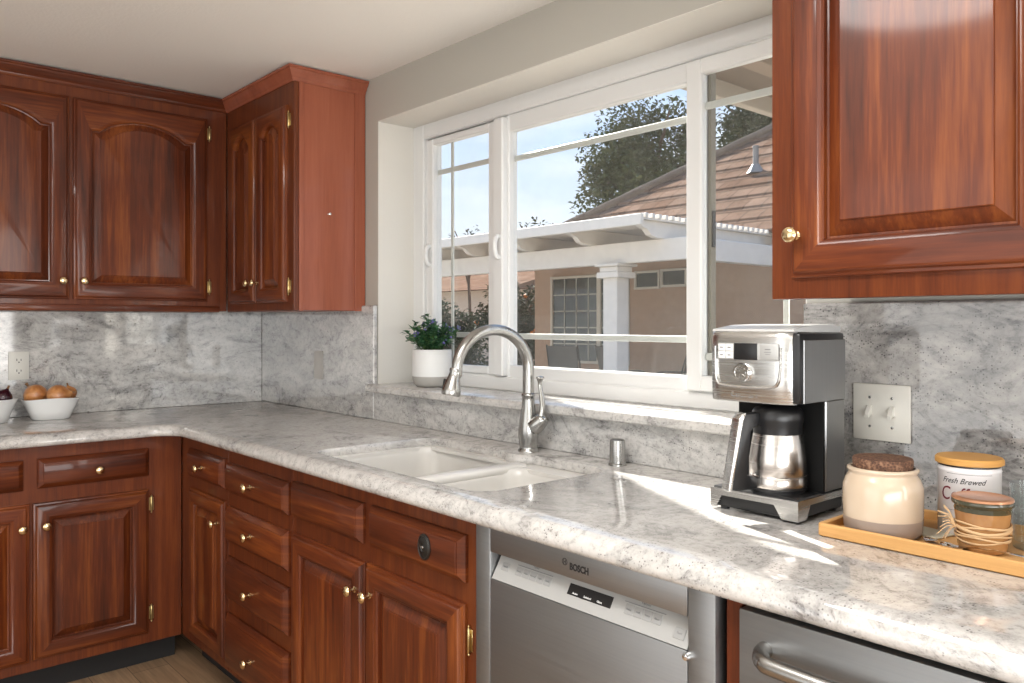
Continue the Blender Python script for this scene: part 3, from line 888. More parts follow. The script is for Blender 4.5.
for i in range(2):
    for j in range(2):
        bt = cbox('button', 2.8105 + i * .0175, 2.8265 + i * .0175, 1.2210 + j * .0150, 1.2345 + j * .0150, .0022, plain('pale_button', (.74, .74, .73), .4), ctl, .0008)
        bm = bmesh.new(); box(bm, 2.8150 + i * .0175, 2.8220 + i * .0175, YC - .0026, YC - .0021, 1.2265 + j * .0150, 1.2290 + j * .0150); link('button_mark', bm, INKG, bt, smooth=False)
cbox('display', 2.846, 2.898, 1.2190, 1.2515, .0018, BLACK, ctl)
bt = cbox('strength_button', 2.903, 2.940, 1.2205, 1.2500, .0020, CONTROL, ctl, .003)
bm = bmesh.new(); box(bm, 2.915, 2.927, YC - .0024, YC - .0019, 1.2395, 1.2415); box(bm, 2.9135, 2.9285, YC - .0024, YC - .0019, 1.2345, 1.2357); box(bm, 2.916, 2.926, YC - .0024, YC - .0019, 1.2305, 1.2315)
link('button_mark', bm, INKG, bt, smooth=False)
bm = bmesh.new()
lathe(bm, [(.0185, 0), (.0185, .010), (.017, .0125), (.013, .0125), (.012, .0112), (.001, .0112)], (0, 0, 0), 'Z', 32); fr(bm, FA)
bmesh.ops.translate(bm, vec=(2.867, YC + .001, 1.1945), verts=bm.verts[:])
kb = link('dial', bm, CHROME, cm)
bm = bmesh.new()
for k in range(8):
    a = 2 * PI * k / 8
    prism_pts = [(.003 * math.cos(a), .003 * math.sin(a)), (.0115 * math.cos(a - .14), .0115 * math.sin(a - .14)), (.0115 * math.cos(a + .14), .0115 * math.sin(a + .14))]
    bridge(bm, [[(x, y, z) for x, y in prism_pts] for z in (.0110, .0122)])
fr(bm, FA); bmesh.ops.translate(bm, vec=(2.867, YC + .001, 1.1945), verts=bm.verts[:])
link('dial_flute', bm, NICK, kb, smooth=False)
bm = bmesh.new()      # pressed U-shaped ridge round the controls
tube(bm, smoothpath([(2.802, YC + .0016, 1.245), (2.803, YC + .001, 1.20), (2.806, YC + .0005, 1.176), (2.818, YC + .0003, 1.168), (2.870, YC - .0003, 1.166), (2.925, YC + .0003, 1.168), (2.940, YC + .0008, 1.176), (2.945, YC + .002, 1.20), (2.946, YC + .003, 1.245)], 6), .0030, 8)
link('pressed_ridge', bm, ST_M, cm)
bm = text_bm('Cuisinart', .0165, .18, .0003); fr(bm, FA); bmesh.ops.translate(bm, vec=(2.866, MY0 - .0052, 1.1505), verts=bm.verts[:])
link('lettering', bm, plain('etched_grey', (.36, .36, .355), .4, .6), fs, smooth=False)

# carafe stands on the warming plate
cf = thing('thermal_carafe', 'stainless steel thermal carafe with black handle in the coffee maker', 'carafe', (PCX, PCY, .9640))
bm = bmesh.new()
CP = [(.052, 0), (.0545, .003), (.055, .012), (.055, .026), (.0540, .0275), (.0550, .029), (.0545, .06), (.050, .092), (.046, .112)]
lathe(bm, CP, (PCX, PCY, .9640), seg=40)
link('vessel', bm, ST_C, cf, angle=50)
bm = bmesh.new()
lathe(bm, [(.0465, .108), (.047, .112), (.047, .128), (.049, .134), (.049, .150), (.045, .158), (.030, .165), (.001, .166)], (PCX, PCY, .9640), seg=36)
link('lid', bm, BLACK, cf, angle=50)
bm = bmesh.new(); lathe(bm, [(.056, -.0005), (.0562, .0), (.0562, .004), (.052, .0042)], (PCX, PCY, .9640), seg=36, cap0=True, cap1=False); link('foot_ring', bm, BLACK, cf)
hd = Vector((-.40, -.91, 0)).normalized()
def hp(r, z): return (PCX + hd.x * r, PCY + hd.y * r, .9640 + z)
hs_ = Vector((-hd.y, hd.x, 0))
def hprism(poly, hw):
    b2 = bmesh.new()
    bridge(b2, [[tuple(Vector(hp(r, z)) + hs_ * d) for r, z in poly] for d in (-hw, hw)])
    bmesh.ops.bevel(b2, geom=b2.edges[:], offset=.0022, segments=2, affect='EDGES', profile=.5)
    return b2
bm = hprism([(.040, .152), (.080, .150), (.090, .138), (.111, .004), (.100, .000), (.052, .003), (.052, .026), (.078, .028), (.070, .116), (.063, .124), (.044, .126)], .0085)
link('handle', bm, BLACK, cf, angle=60)
bm = hprism([(.078, .1525), (.088, .150), (.0965, .140), (.1205, .004), (.1190, .000), (.1115, .000), (.0905, .1385), (.082, .149)], .0135)
link('handle_cover', bm, ST_M, cf, angle=60)

# ------------------------------------------------------------------ wall plates
def plate_screws(bm, pts, F, c):
    for a, b in pts:
        b2 = bmesh.new(); lathe(b2, [(.003, 0), (.003, .0008), (.001, .0012)], (a, b, c), 'Z', 10); fr(b2, F)
        me = bpy.data.meshes.new('s'); b2.to_mesh(me); b2.free(); bm.from_mesh(me); bpy.data.meshes.remove(me)
ou = thing('wall_outlet', 'almond duplex electrical outlet on the left backsplash', 'outlet', (.02, -1.041, 1.12))
bm = bmesh.new(); box(bm, -1.077, -1.005, 1.064, 1.177, .0203, .026, .002, 2); fr(bm, FB); link('cover_plate', bm, PLASTIC, ou)
for z in (1.142, 1.099):
    bm = bmesh.new(); bridge(bm, [[(x, y, c) for x, y in rrect(-1.058, -1.024, z - .014, z + .014, .010, 5)] for c in (.026, .0275)]); fr(bm, FB)
    s = link('socket', bm, PLASTIC, ou)
    bm = bmesh.new()
    box(bm, -1.0495, -1.047, z - .002, z + .007, .0273, .0279); box(bm, -1.035, -1.0325, z - .002, z + .006, .0273, .0279); box(bm, -1.043, -1.039, z - .010, z - .005, .0273, .0279)
    fr(bm, FB); link('slots', bm, SLOT, s, smooth=False)
sw = thing('light_switch', 'almond double toggle light switch plate behind the coffee maker', 'light switch', (3.009, -.02, 1.106))
bm = bmesh.new(); box(bm, 2.950, 3.068, 1.048, 1.165, .0203, .0265, .0025, 2); fr(bm, FA); link('cover_plate', bm, PLASTIC, sw)
for x in (2.986, 3.032):
    bm = bmesh.new()
    bridge(bm, [[(x - .0045, 1.098, .0262), (x + .0045, 1.098, .0262), (x + .0045, 1.121, .0262), (x - .0045, 1.121, .0262)],
                [(x - .0042, 1.101, .031), (x + .0042, 1.101, .031), (x + .0042, 1.120, .030), (x - .0042, 1.120, .030)],
                [(x - .0035, 1.094, .041), (x + .0035, 1.094, .041), (x + .0035, 1.102, .043), (x - .0035, 1.102, .043)]])
    fr(bm, FA); link('toggle', bm, PLASTIC, sw)
    for zz in (1.137, 1.077):
        bm = bmesh.new(); plate_screws(bm, [(x, zz)], FA, .0265); link('screw', bm, NICK, sw)
bm = bmesh.new(); bridge(bm, [[(x, y, c) for x, y in rrect(.557, .633, 1.050, 1.172, .004, 3)] for c in (.0203, .025)]); fr(bm, FA)
tag(link('blank_wall_plate', bm, plain('stone_plate', (.46, .44, .41), .35, var=.15)), 'stone-coloured blank wall plate on the corner backsplash', 'wall plate')

# ------------------------------------------------------------------ plant on the sill
PX, PY = 1.258, .072
pl = thing('potted_plant', 'small green plant with purple flowers in a white pot on the sill', 'plant', (PX, PY, SILL))
bm = bmesh.new()
lathe(bm, [(.050, .0003), (.056, .002), (.064, .012), (.069, .028), (.0705, .040), (.0705, .138), (.0685, .140), (.066, .138), (.066, .11), (.001, .11)], (PX, PY, SILL), seg=36, mats=[1, 1, 1, 1, 0, 0, 0, 0, 0])
link('pot', bm, [plain('pot_white', (.72, .72, .71), .4), plain('pot_grey', (.36, .345, .32), .55)], pl, angle=50)
bm = bmesh.new(); lathe(bm, [(.0655, .118), (.05, .124), (.001, .126)], (PX, PY, SILL), seg=20); link('soil', bm, plain('soil', (.03, .02, .014), .9, bump=.6), pl)
def leaf(bm, p, d, up, L, W):
    d = d.normalized(); s = d.cross(up)
    if s.length < 1e-4: s = Vector((1, 0, 0))
    s.normalize(); n = s.cross(d)
    a = bm.verts.new(p); b = bm.verts.new(p + d * L * .5 + s * W + n * W * .3); c = bm.verts.new(p + d * L - n * L * .1); e = bm.verts.new(p + d * L * .5 - s * W + n * W * .3); m = bm.verts.new(p + d * L * .55 - n * W * .15)
    bm.faces.new((a, b, m)); bm.faces.new((b, c, m)); bm.faces.new((c, e, m)); bm.faces.new((e, a, m))
bmL, bmS = bmesh.new(), bmesh.new()
FLW = plain('flower_purple', (.13, .12, .34), .6)
for k in range(64):
    az = rnd.uniform(0, 2 * PI); sp = rnd.random() ** .6
    base_p = Vector((PX + .03 * sp * math.cos(az), PY + .03 * sp * math.sin(az), SILL + .122))
    hgt = rnd.uniform(.055, .168) * (1.0 - .42 * sp)
    tip = base_p + Vector((math.cos(az) * .085 * sp, min(.045, math.sin(az) * .06 * sp), hgt))
    mid = (base_p + tip) / 2 + Vector((0, 0, .012))
    pts = smoothpath([base_p, mid, tip], 4)
    tube(bmS, pts, .0011, 5)
    for i, p in enumerate(pts[2:]):
        for q in range(4):
            d = Vector((rnd.uniform(-1, 1), rnd.uniform(-1, .7), rnd.uniform(-.2, .9)))
            leaf(bmL, p, d, Vector((0, 0, 1)), rnd.uniform(.014, .026), rnd.uniform(.005, .008))
    if k % 3 == 0:
        bmF = bmesh.new()
        for q in range(6):
            pf = tip + Vector((rnd.uniform(-.006, .006), rnd.uniform(-.006, .006), rnd.uniform(-.002, .014)))
            bmesh.ops.create_icosphere(bmF, subdivisions=1, radius=rnd.uniform(.0026, .0046), matrix=Matrix.Translation(pf))
        link('flower', bmF, FLW, pl)
link('stems', bmS, plain('stem_green', (.05, .09, .03), .6), pl)
m, t, b = newmat('leaf_green')
tcn = t.add('ShaderNodeTexCoord'); nn = t.add('ShaderNodeTexNoise', None, Vector=tcn.outputs['Object'], Scale=45.0)
t.set(b.inputs['Base Color'], t.ramp(nn.outputs[0], [(.3, (.02, .07, .035)), (.55, (.05, .15, .06)), (.75, (.20, .30, .08))])); t.set(b.inputs['Roughness'], .5)
link('foliage', bmL, m, pl, smooth=False)

pl.location = (1.280, .084, SILL); pl.scale = (1.05, 1.05, 1.0)
# ------------------------------------------------------------------ bowls and onions
def bowl(label, cx, cy, rx, ry, h, wave, sq):
    bm = bmesh.new()
    L = []
    N = 40
    def ring(r, z, edge=0.0, off=0.0):
        lp = []
        for k in range(N):
            a = 2 * PI * k / N
            ca, sa = math.cos(a), math.sin(a)
            e = sq
            den = (abs(ca) ** e + abs(sa) ** e) ** (1 / e)
            lp.append((cx + (rx * r + off) * ca / den, cy + (ry * r + off) * sa / den, ZB + z + edge * wave * math.cos(2 * a)))
        return lp
    for r, z, e, o in ((.60, .0004, 0, 0), (.66, .003, 0, 0), (.78, h * .4, .1, 0), (.92, h * .8, .6, 0), (1.0, h, 1, 0), (1.0, h + .001, 1, -.003), (.92, h * .8, .6, -.005), (.78, h * .42, .1, -.005), (.64, .010, 0, -.004), (.3, .009, 0, 0)):
        L.append(ring(r, z, e, o))
    bridge(bm, L)
    return tag(link('serving_bowl', bm, CERAM, angle=60), label, 'bowl')
bowl('white ceramic bowl of brown onions on the left counter', .165, -.957, .090, .100, .082, .004, 2.6)
bowl('round white bowl of red onions cut by the left picture edge',  .165, -1.172, .105, .105, .090, .0, 2.0)
def onion(label, name, cx, cy, cz, r, tilt, mat, grp):
    o = thing(name, label, 'onion', (cx, cy, cz), grp)
    M = Matrix.Translation((cx, cy, cz)) @ Matrix.Rotation(tilt[0], 4, 'X') @ Matrix.Rotation(tilt[1], 4, 'Y')
    bm = bmesh.new()
    lathe(bm, [(.04 * r, -.90 * r), (.35 * r, -.86 * r), (.72 * r, -.66 * r), (.95 * r, -.30 * r), (r, .05 * r), (.92 * r, .42 * r), (.70 * r, .72 * r), (.40 * r, .94 * r), (.20 * r, 1.08 * r), (.13 * r, 1.22 * r)], seg=24)
    bmesh.ops.transform(bm, matrix=M, verts=bm.verts[:])
    link('bulb', bm, mat, o, angle=70)
    bm = bmesh.new()
    lathe(bm, [(.14 * r, 1.18 * r), (.10 * r, 1.38 * r), (.16 * r, 1.55 * r), (.02 * r, 1.58 * r)], seg=8)
    bmesh.ops.transform(bm, matrix=M, verts=bm.verts[:])
    link('dry_neck', bm, plain('onion_neck', (.20, .10, .045), .8), o)
m, t, b = newmat('onion_skin')
tcn = t.add('ShaderNodeTexCoord'); nn = t.add('ShaderNodeTexNoise', None, Vector=tcn.outputs['Object'], Scale=22.0, Detail=5.0, Distortion=1.0)
t.set(b.inputs['Base Color'], t.ramp(nn.outputs[0], [(.3, (.30, .10, .03)), (.5, (.50, .21, .07)), (.7, (.66, .34, .13))])); t.set(b.inputs['Roughness'], .3); t.set(b.inputs['Coat Weight'], .3)
ONI = m
onion('brown onion at the left end of the onion bowl', 'brown_onion', .138, -1.003, ZB + .093, .043, (.5, -.7), ONI, 'brown onions in the bowl')
onion('largest brown onion in the middle of the bowl', 'brown_onion', .195, -.938, ZB + .092, .043, (-1.35, .3), ONI, 'brown onions in the bowl')
onion('small brown onion at the right end of the bowl', 'brown_onion', .143, -.884, ZB + .096, .027, (.25, .1), ONI, 'brown onions in the bowl')
RED = plain('red_onion_skin', (.045, .008, .016), .25, coat=.4, var=.4)
onion('dark red onion at the right rim of the round bowl', 'red_onion', .172, -1.120, ZB + .092, .033, (-.4, .2), RED, 'red onions in the round bowl')
onion('dark red onion farther into the round bowl', 'red_onion', .165, -1.196, ZB + .090, .040, (.6, .2), RED, 'red onions in the round bowl')

# ------------------------------------------------------------------ bamboo tray with jars
TX0, TX1, TY0, TY1 = 3.038, 3.52, -.345, -.092
bm = bmesh.new()
def trect(g, r): return rrect(TX0 + g, TX1 - g, TY0 + g, TY1 - g, r, 4)
bridge(bm, [[(x, y, ZB + z) for x, y in trect(g, r)] for g, z, r in ((.004, .0004, .006), (0, .003, .008), (0, .022, .008), (.002, .024, .007), (.007, .024, .005), (.009, .022, .004), (.009, .008, .004), (.03, .008, .004))])
m = wood_mat('bamboo', False, (.46, .23, .075), (.60, .33, .12), (.68, .42, .18), .4, .15, .0, 1.5)
tag(link('bamboo_tray', bm, m), 'low bamboo tray with a raised rim holding the jars', 'tray')
ZT = ZB + .0083
# cream jar
cj = thing('stoneware_jar', 'cream and taupe stoneware jar with a dark cork lid', 'jar', (3.121, -.271, ZT))
JS = .91
bm = bmesh.new()
lathe(bm, [(r * JS, z) for r, z in ((.060, 0), (.066, .003), (.0695, .010), (.0712, .030), (.0714, .0312), (.0722, .070), (.0712, .086), (.066, .099), (.0615, .105), (.0605, .108), (.0635, .111), (.0645, .114), (.0625, .117), (.057, .117), (.055, .112), (.055, .07), (.001, .07))], (3.121, -.271, ZT), seg=44, mats=[1, 1, 1, 1] + [0] * 12)
link('vessel', bm, [plain('cream_glaze', (.56, .44, .325), .16, coat=.4), plain('taupe_band', (.29, .225, .185), .4)], cj, angle=60)
m, t, b = newmat('dark_cork')
tcn = t.add('ShaderNodeTexCoord'); vv = t.add('ShaderNodeTexVoronoi', None, Vector=tcn.outputs['Object'], Scale=260.0)
n4 = t.add('ShaderNodeTexNoise', None, Vector=tcn.outputs['Object'], Scale=90.0, Detail=6.0)
t.set(b.inputs['Base Color'], t.ramp(t.math('ADD', t.math('MULTIPLY', vv.outputs['Distance'], .5), t.math('MULTIPLY', n4.outputs[0], .6)), [(.3, (.04, .018, .010)), (.55, (.11, .05, .028)), (.8, (.24, .13, .075))])); t.set(b.inputs['Roughness'], .85)
bp = t.add('ShaderNodeBump', None, Strength=.5, Distance=.002, Height=n4.outputs[0]); t.set(b.inputs['Normal'], bp)
bm = bmesh.new(); lathe(bm, [(.048, .112), (.0485, .116), (.0495, .130), (.048, .133), (.001, .1335)], (3.121, -.271, ZT), seg=36); link('cork_lid', bm, m, cj)
# coffee canister
KX, KY = 3.219, -.150
cn_ = thing('coffee_canister', 'white coffee canister with script lettering and a wooden lid', 'canister', (KX, KY, ZT))
bm = bmesh.new()
KR = .0495
lathe(bm, [(KR - .002, 0), (KR, .002), (KR, .110), (KR + .0006, .111), (KR + .0006, .113), (KR, .114), (KR, .118), (KR - .003, .120)], (KX, KY, ZT), seg=44)
link('vessel', bm, plain('canister_white', (.74, .72, .73), .3, coat=.2), cn_, angle=50)
bm = bmesh.new(); lathe(bm, [(KR - .002, .118), (KR - .001, .119), (KR - .001, .1215), (KR - .002, .122)], (KX, KY, ZT), seg=40); link('seal', bm, BLACK, cn_)
bm = bmesh.new(); lathe(bm, [(KR + .002, .122), (KR + .0045, .1235), (KR + .0045, .131), (KR + .002, .134), (.001, .1345)], (KX, KY, ZT), seg=44)
link('wooden_lid', bm, wood_mat('lid_wood', False, (.42, .20, .05), (.56, .29, .08), (.62, .35, .11), .45, .1, 0, 1.5), cn_)
camang = math.atan2(-1.6948 - KY, 3.7526 - KX)
def wrap_text(s, size, ang, z, shear, mat, sx=1.0):
    bm = text_bm(s, size, shear, .0002)
    for v in bm.verts:
        a = ang + v.co.x * sx / KR; r = KR + .0004 + v.co.z
        v.co = Vector((KX + r * math.cos(a), KY + r * math.sin(a), ZT + z + v.co.y))
    link('lettering', bm, mat, cn_, smooth=False)
wrap_text('Fresh Brewed', .0135, camang - .22, .096, .45, INK, .92)
wrap_text('Coffee', .034, camang - .26, .072, .12, plain('ink_maroon', (.16, .02, .035), .5), .80)
for z, wd in ((.108, 1.5), (.045, 1.5)):
    bm = bmesh.new()
    A = [camang - wd / 2 + wd * k / 24 for k in range(25)]
    bridge(bm, [[(KX + (KR + d) * math.cos(a), KY + (KR + d) * math.sin(a), ZT + zz) for a in A] for d, zz in ((.0001, z), (.0004, z), (.0004, z + .0007), (.0001, z + .0007))], False, False, closed=False)
    link('rule_line', bm, INKG, cn_, smooth=False)
# amber glass jar with a copper lid and raffia
GX, GY = 3.272, -.262
gj = thing('candle_jar', 'amber glass jar with copper lid tied with raffia', 'jar', (GX, GY, ZT))
m, t, b = newmat('amber_glass')
tcn = t.add('ShaderNodeTexCoord'); nn = t.add('ShaderNodeTexNoise', None, Vector=tcn.outputs['Object'], Scale=18.0, Detail=3.0)
t.set(b.inputs['Base Color'], t.ramp(nn.outputs[0], [(.35, (.30, .14, .05)), (.65, (.44, .23, .09))])); t.set(b.inputs['Roughness'], .07); t.set(b.inputs['Coat Weight'], .6)
AMB = m
bm = bmesh.new(); lathe(bm, [(.033, 0), (.037, .003), (.0388, .010), (.0416, .050), (.0430, .060), (.0436, .066)], (GX, GY, ZT), seg=36)
link('vessel', bm, AMB, gj, angle=60)
bm = bmesh.new(); lathe(bm, [(.0430, .064), (.0445, .067), (.0435, .072), (.0450, .0745), (.0475, .076), (.0485, .080), (.047, .083)], (GX, GY, ZT), seg=36)
link('rim', bm, plain('olive_glass', (.05, .048, .028), .08, coat=.6), gj, angle=60)
bm = bmesh.new(); lathe(bm, [(.0465, .0825), (.0478, .084), (.0468, .087), (.041, .0885), (.040, .0880), (.001, .0885)], (GX, GY, ZT), seg=36)
link('copper_lid', bm, plain('copper_lid', (.55, .27, .15), .28, .55, var=.2), gj)
RAF = plain('raffia', (.58, .38, .20), .7)
bm = bmesh.new()
for k in range(7):
    z0 = .020 + .0042 * k; ph = rnd.uniform(0, 6)
    ring = []
    for i in range(25):
        a = 2 * PI * i / 24
        rr = .0388 + (z0 / .05) * .003 + .0012 + rnd.uniform(0, .0012)
        ring.append((GX + rr * math.cos(a), GY + rr * math.sin(a), ZT + z0 + .003 * math.sin(a * 2 + ph)))
    tube(bm, ring, .0010 + (.0010 if k == 4 else 0), 5, 1.6)
kv = Vector((math.cos(camang - .9 + PI * .0), math.sin(camang - .9), 0))
kp = Vector((GX, GY, ZT + .038)) + Vector((-.72, -.69, 0)).normalized() * .044
for k in range(14):
    d = Vector((rnd.uniform(-1, -.3), rnd.uniform(-.5, .2), rnd.uniform(-.6, .9))).normalized() * rnd.uniform(.02, .038)
    d.z = max(d.z, -.026)
    tube(bm, smoothpath([kp, kp + d * .5 + Vector((0, 0, .006)), kp + d], 4), .0008, 5)
link('raffia_tie', bm, RAF, gj)
gj.scale = (.94, .94, 1.0); gj.location += Vector((.004, .005, 0))
# tumbler cut by the right picture edge
tg = bmesh.new()
lathe(tg, [(.030, 0), (.031, .002), (.036, .105), (.0345, .105), (.0295, .012), (.001, .011)], (3.328, -.180, ZT), seg=32)
tag(link('drinking_glass', tg, DRINK, angle=60), 'clear drinking glass on the tray at the right picture edge', 'glass')
# spoons and a card
bm = bmesh.new()
def cutlery(label, p0, p1, L, bw):
    p0, p1 = Vector(p0), Vector(p1)
    d = (p1 - p0).normalized(); s = Vector((-d.y, d.x, 0))
    bm = bmesh.new()
    rows = []
    for k, (u, wd, dz) in enumerate(((0, .10, .004), (.03, .60, .002), (.10, 1.0, .0008), (.18, 1.0, .0008), (.26, .62, .002), (.31, .25, .0045), (.36, .20, .006), (.6, .20, .0065), (.85, .30, .004), (.97, .36, .003), (1.0, .15, .003))):
        c = p0 + d * (u * L) + Vector((0, 0, dz + .0006)); hw = bw * wd
        dip = -.0000
        rows.append([tuple(c - s * hw + Vector((0, 0, .002 * (u < .3)))), tuple(c + Vector((0, 0, dip))), tuple(c + s * hw + Vector((0, 0, .002 * (u < .3)))),
                     tuple(c + s * hw * .98 + Vector((0, 0, .0012 + .002 * (u < .3)))), tuple(c + Vector((0, 0, dip + .0012))), tuple(c - s * hw * .98 + Vector((0, 0, .0012 + .002 * (u < .3))))])
    bridge(bm, rows)
    return tag(link('teaspoon', bm, CHROME, angle=60), label, 'spoon', 'spoons on the tray')
cutlery('steel spoon lying behind, left on the tray beside the pale card', (3.190, -.268, ZT), (3.290, -.303, ZT), .080, .009)
cutlery('steel spoon in front of the amber jar along the tray rim', (3.222, -.287, ZT), (3.385, -.339, ZB + .0275), .17, .0110)
bm = bmesh.new(); box(bm, -.03, .03, -.028, .028, 0, .003, .001)
bmesh.ops.transform(bm, matrix=Matrix.Translation((3.178, -.262 + .05, ZT + .0002)) @ Matrix.Rotation(-.2, 4, 'Z'), verts=bm.verts[:])
tag(link('paper_card', bm, plain('cream_card', (.70, .66, .52), .7)), 'cream paper card lying flat on the tray behind the spoons', 'card')

# ------------------------------------------------------------------ outdoors
GZ = -0.10
bm = bmesh.new(); box(bm, -60, 40, 0.27, 70, GZ - .2, GZ)
struct('ground', bm, plain('patio_concrete', (.34, .31, .27), .85, bump=.3, bscale=30, var=.12), smooth=False)
bm = bmesh.new(); box(bm, -1.5, -0.02, 0.28, 1.055, GZ, 3.6)  # unseen box added to cut the sun into the counter patch
struct('sun_blocker', bm, plain('sun_blocker_stucco', (.42, .34, .27), .9, bump=.5, bscale=60), smooth=False)

STU = plain('tan_stucco', (.42, .29, .21), .9, bump=.6, bscale=55, var=.06)
PWH = plain('pergola_white', (.74, .69, .62), .6, var=.04)
hs = thing('neighbour_house', 'tan stucco house with brown tiled roof across the patio', 'house', (-3, 9.3, GZ))
bm = bmesh.new(); box(bm, -8.03, 6.0, 9.3, 16, GZ, 2.66); link('wall', bm, STU, hs, smooth=False)
# tiled hip roof: stepped rows of tiles on the front slope, hip edge at the left
m, t, b = newmat('roof_tiles')
tcn = t.add('ShaderNodeTexCoord')
mpn = t.add('ShaderNodeMapping', None, i0=tcn.outputs['Object'], Scale=(3.6, .01, 1.0))
ckr = t.add('ShaderNodeTexVoronoi', {'feature': 'F1'}, Vector=mpn, Scale=1.0)
bkx = t.add('ShaderNodeTexBrick', {'offset': .5}, Vector=t.add('ShaderNodeMapping', None, i0=tcn.outputs['Object'], Rotation=(PI / 2, 0, 0), Scale=(1, 1, 1)), Color1=(.15, .092, .064), Color2=(.20, .135, .10), Mortar=(.08, .053, .04), Scale=1.0, Mortar_Size=.012, Brick_Width=.33, Row_Height=.2445)
nn = t.add('ShaderNodeTexNoise', None, Vector=tcn.outputs['Object'], Scale=3.0, Detail=6.0)
t.set(b.inputs['Base Color'], t.mix(.6, bkx.outputs[0], t.ramp(nn.outputs[0], [(.3, .6), (.7, 1.2)]), 'MULTIPLY')); t.set(b.inputs['Roughness'], .85); t.set(b.inputs['Specular IOR Level'], 0.0)
TILE = m
bm = bmesh.new()
ex, ey, ez, sl_ = -8.4, 8.9, 2.63, 0.66
nrow, step = 15, 0.37
for k in range(nrow):
    t0, t1 = k * step, (k + 1) * step + .05
    za, zb_ = ez + sl_ * t0 + .045, ez + sl_ * t1 + .012
    xr = 7.0
    P = [(ex + t0, ey + t0, za), (xr, ey + t0, za), (xr, ey + t1, zb_), (ex + t1, ey + t1, zb_)]
    Q = [(x, y, z - .045) for x, y, z in P]
    V = [bm.verts.new(p) for p in Q + P]
    for f in ((3, 2, 1, 0), (4, 5, 6, 7), (0, 1, 5, 4), (1, 2, 6, 5), (2, 3, 7, 6), (3, 0, 4, 7)):
        bm.faces.new([V[i] for i in f])
T = nrow * step
V = [bm.verts.new(p) for p in ((ex, ey, ez), (ex, ey + 2 * T, ez), (ex + T, ey + T, ez + sl_ * T))]
bm.faces.new(V)
V = [bm.verts.new(p) for p in ((ex, ey, ez - .01), (7, ey, ez - .01), (7, 16, ez - .01), (ex, 16, ez - .01))]
bm.faces.new(V)
link('roof', bm, TILE, hs, smooth=False)
bm = bmesh.new()
tube(bm, [(ex + T * k / 24, ey + T * k / 24, ez + sl_ * T * k / 24 + .05) for k in range(25)], [.09 if k % 2 else .10 for k in range(25)], 10)
link('hip_cap', bm, plain('hip_tile', (.17, .13, .10), .85, var=.15, Specular_IOR_Level=0.05), hs)
bm = bmesh.new(); lathe(bm, [(.05, 0), (.05, .55), (.06, .55), (.06, .58), (.01, .58)], (-4.02, 10.85, ez + sl_ * 1.95 - .1), seg=12)
lathe(bm, [(.16, -.02), (.06, .14)], (-4.02, 10.85, ez + sl_ * 1.95 + .02), seg=12)
link('vent_pipe', bm, plain('vent_grey', (.20, .19, .18), .5), hs)
WG = plain('dark_pane', (.045, .055, .05), .06, coat=.3)
def hwin(x0, x1, z0, z1, nx, nz, split=None, fw=.05):
    bm = bmesh.new()
    y = 9.3
    for b in ((x0 - fw, x1 + fw, z0 - fw, z0), (x0 - fw, x1 + fw, z1, z1 + fw), (x0 - fw, x0, z0, z1), (x1, x1 + fw, z0, z1)):
        box(bm, b[0], b[1], y - .05, y + .02, b[2], b[3], .006)
    if split: box(bm, split - .05, split + .05, y - .045, y + .02, z0, z1, .006)
    fo = link('window', bm, plain('frame_cream', (.58, .53, .45), .6), hs)
    bm = bmesh.new(); box(bm, x0, x1, y - .012, y + .01, z0, z1); link('pane', bm, WG, fo, smooth=False)
    if nx:
        bm = bmesh.new()
        for i in range(1, nx): box(bm, x0 + (x1 - x0) * i / nx - .012, x0 + (x1 - x0) * i / nx + .012, y - .02, y - .012, z0, z1)
        for j in range(1, nz): box(bm, x0, x1, y - .02, y - .012, z0 + (z1 - z0) * j / nz - .012, z0 + (z1 - z0) * j / nz + .012)
        link('muntin_grid', bm, plain('grid_cream', (.42, .41, .36), .6), fo, smooth=False)
hwin(-7.49, -5.62, .59, 2.14, 6, 5, -6.28)
hwin(-5.40, -4.92, 1.92, 2.16, 0, 0, None, .04)
hwin(-4.82, -4.36, 1.94, 2.17, 0, 0, None, .04)

# pergola
pg = thing('pergola', 'white wooden pergola in front of the tan house', 'pergola', (-5, 7, GZ))
bm = bmesh.new(); box(bm, -16, -2.25, 6.55, 6.66, 2.09, 2.37, .008); link('beam', bm, PWH, pg)
bm = bmesh.new(); box(bm, -2.42, -2.28, 6.66, 9.28, 2.09, 2.37, .008); link('beam', bm, PWH, pg)
for k, cx in enumerate((-3.53, -8.0, -12.5)):
    bm = bmesh.new(); box(bm, cx - .125, cx + .125, 6.48, 6.73, GZ, 1.93, .01)
    box(bm, cx - .19, cx + .19, 6.42, 6.79, 1.90, 1.98, .008); box(bm, cx - .16, cx + .16, 6.45, 6.76, 1.98, 2.055, .008); box(bm, cx - .21, cx + .21, 6.40, 6.81, 2.055, 2.09, .006)
    link('column', bm, PWH, pg)
raf = None
nR = 9
for k in range(nR):
    x = -2.72 - k * 1.22
    bm = bmesh.new()
    prism(bm, [(6.10, 2.50), (6.06, 2.575), (9.25, 2.575), (9.25, 2.37), (6.42, 2.37), (6.30, 2.40), (6.22, 2.47)], x - .045, x + .045, 'X')
    if raf is None:
        link('rafter', bm, PWH, pg, smooth=False); raf = 1
    else:
        link('rafter', bm, PWH, pg, smooth=False)
bm = bmesh.new(); box(bm, -14, -2.60, 6.0, 6.06, 2.50, 2.64, .006); link('fascia', bm, PWH, pg)
bm = bmesh.new(); box(bm, -14, -2.62, 6.06, 9.28, 2.578, 2.60); link('roof_sheet', bm, PWH, pg, smooth=False)
for k in range(24):
    y = 6.10 + k * .132
    bm = bmesh.new(); box(bm, -3.1, -2.60, y, y + .055, 2.602, 2.655, .004); link('lattice_slat', bm, PWH, pg)

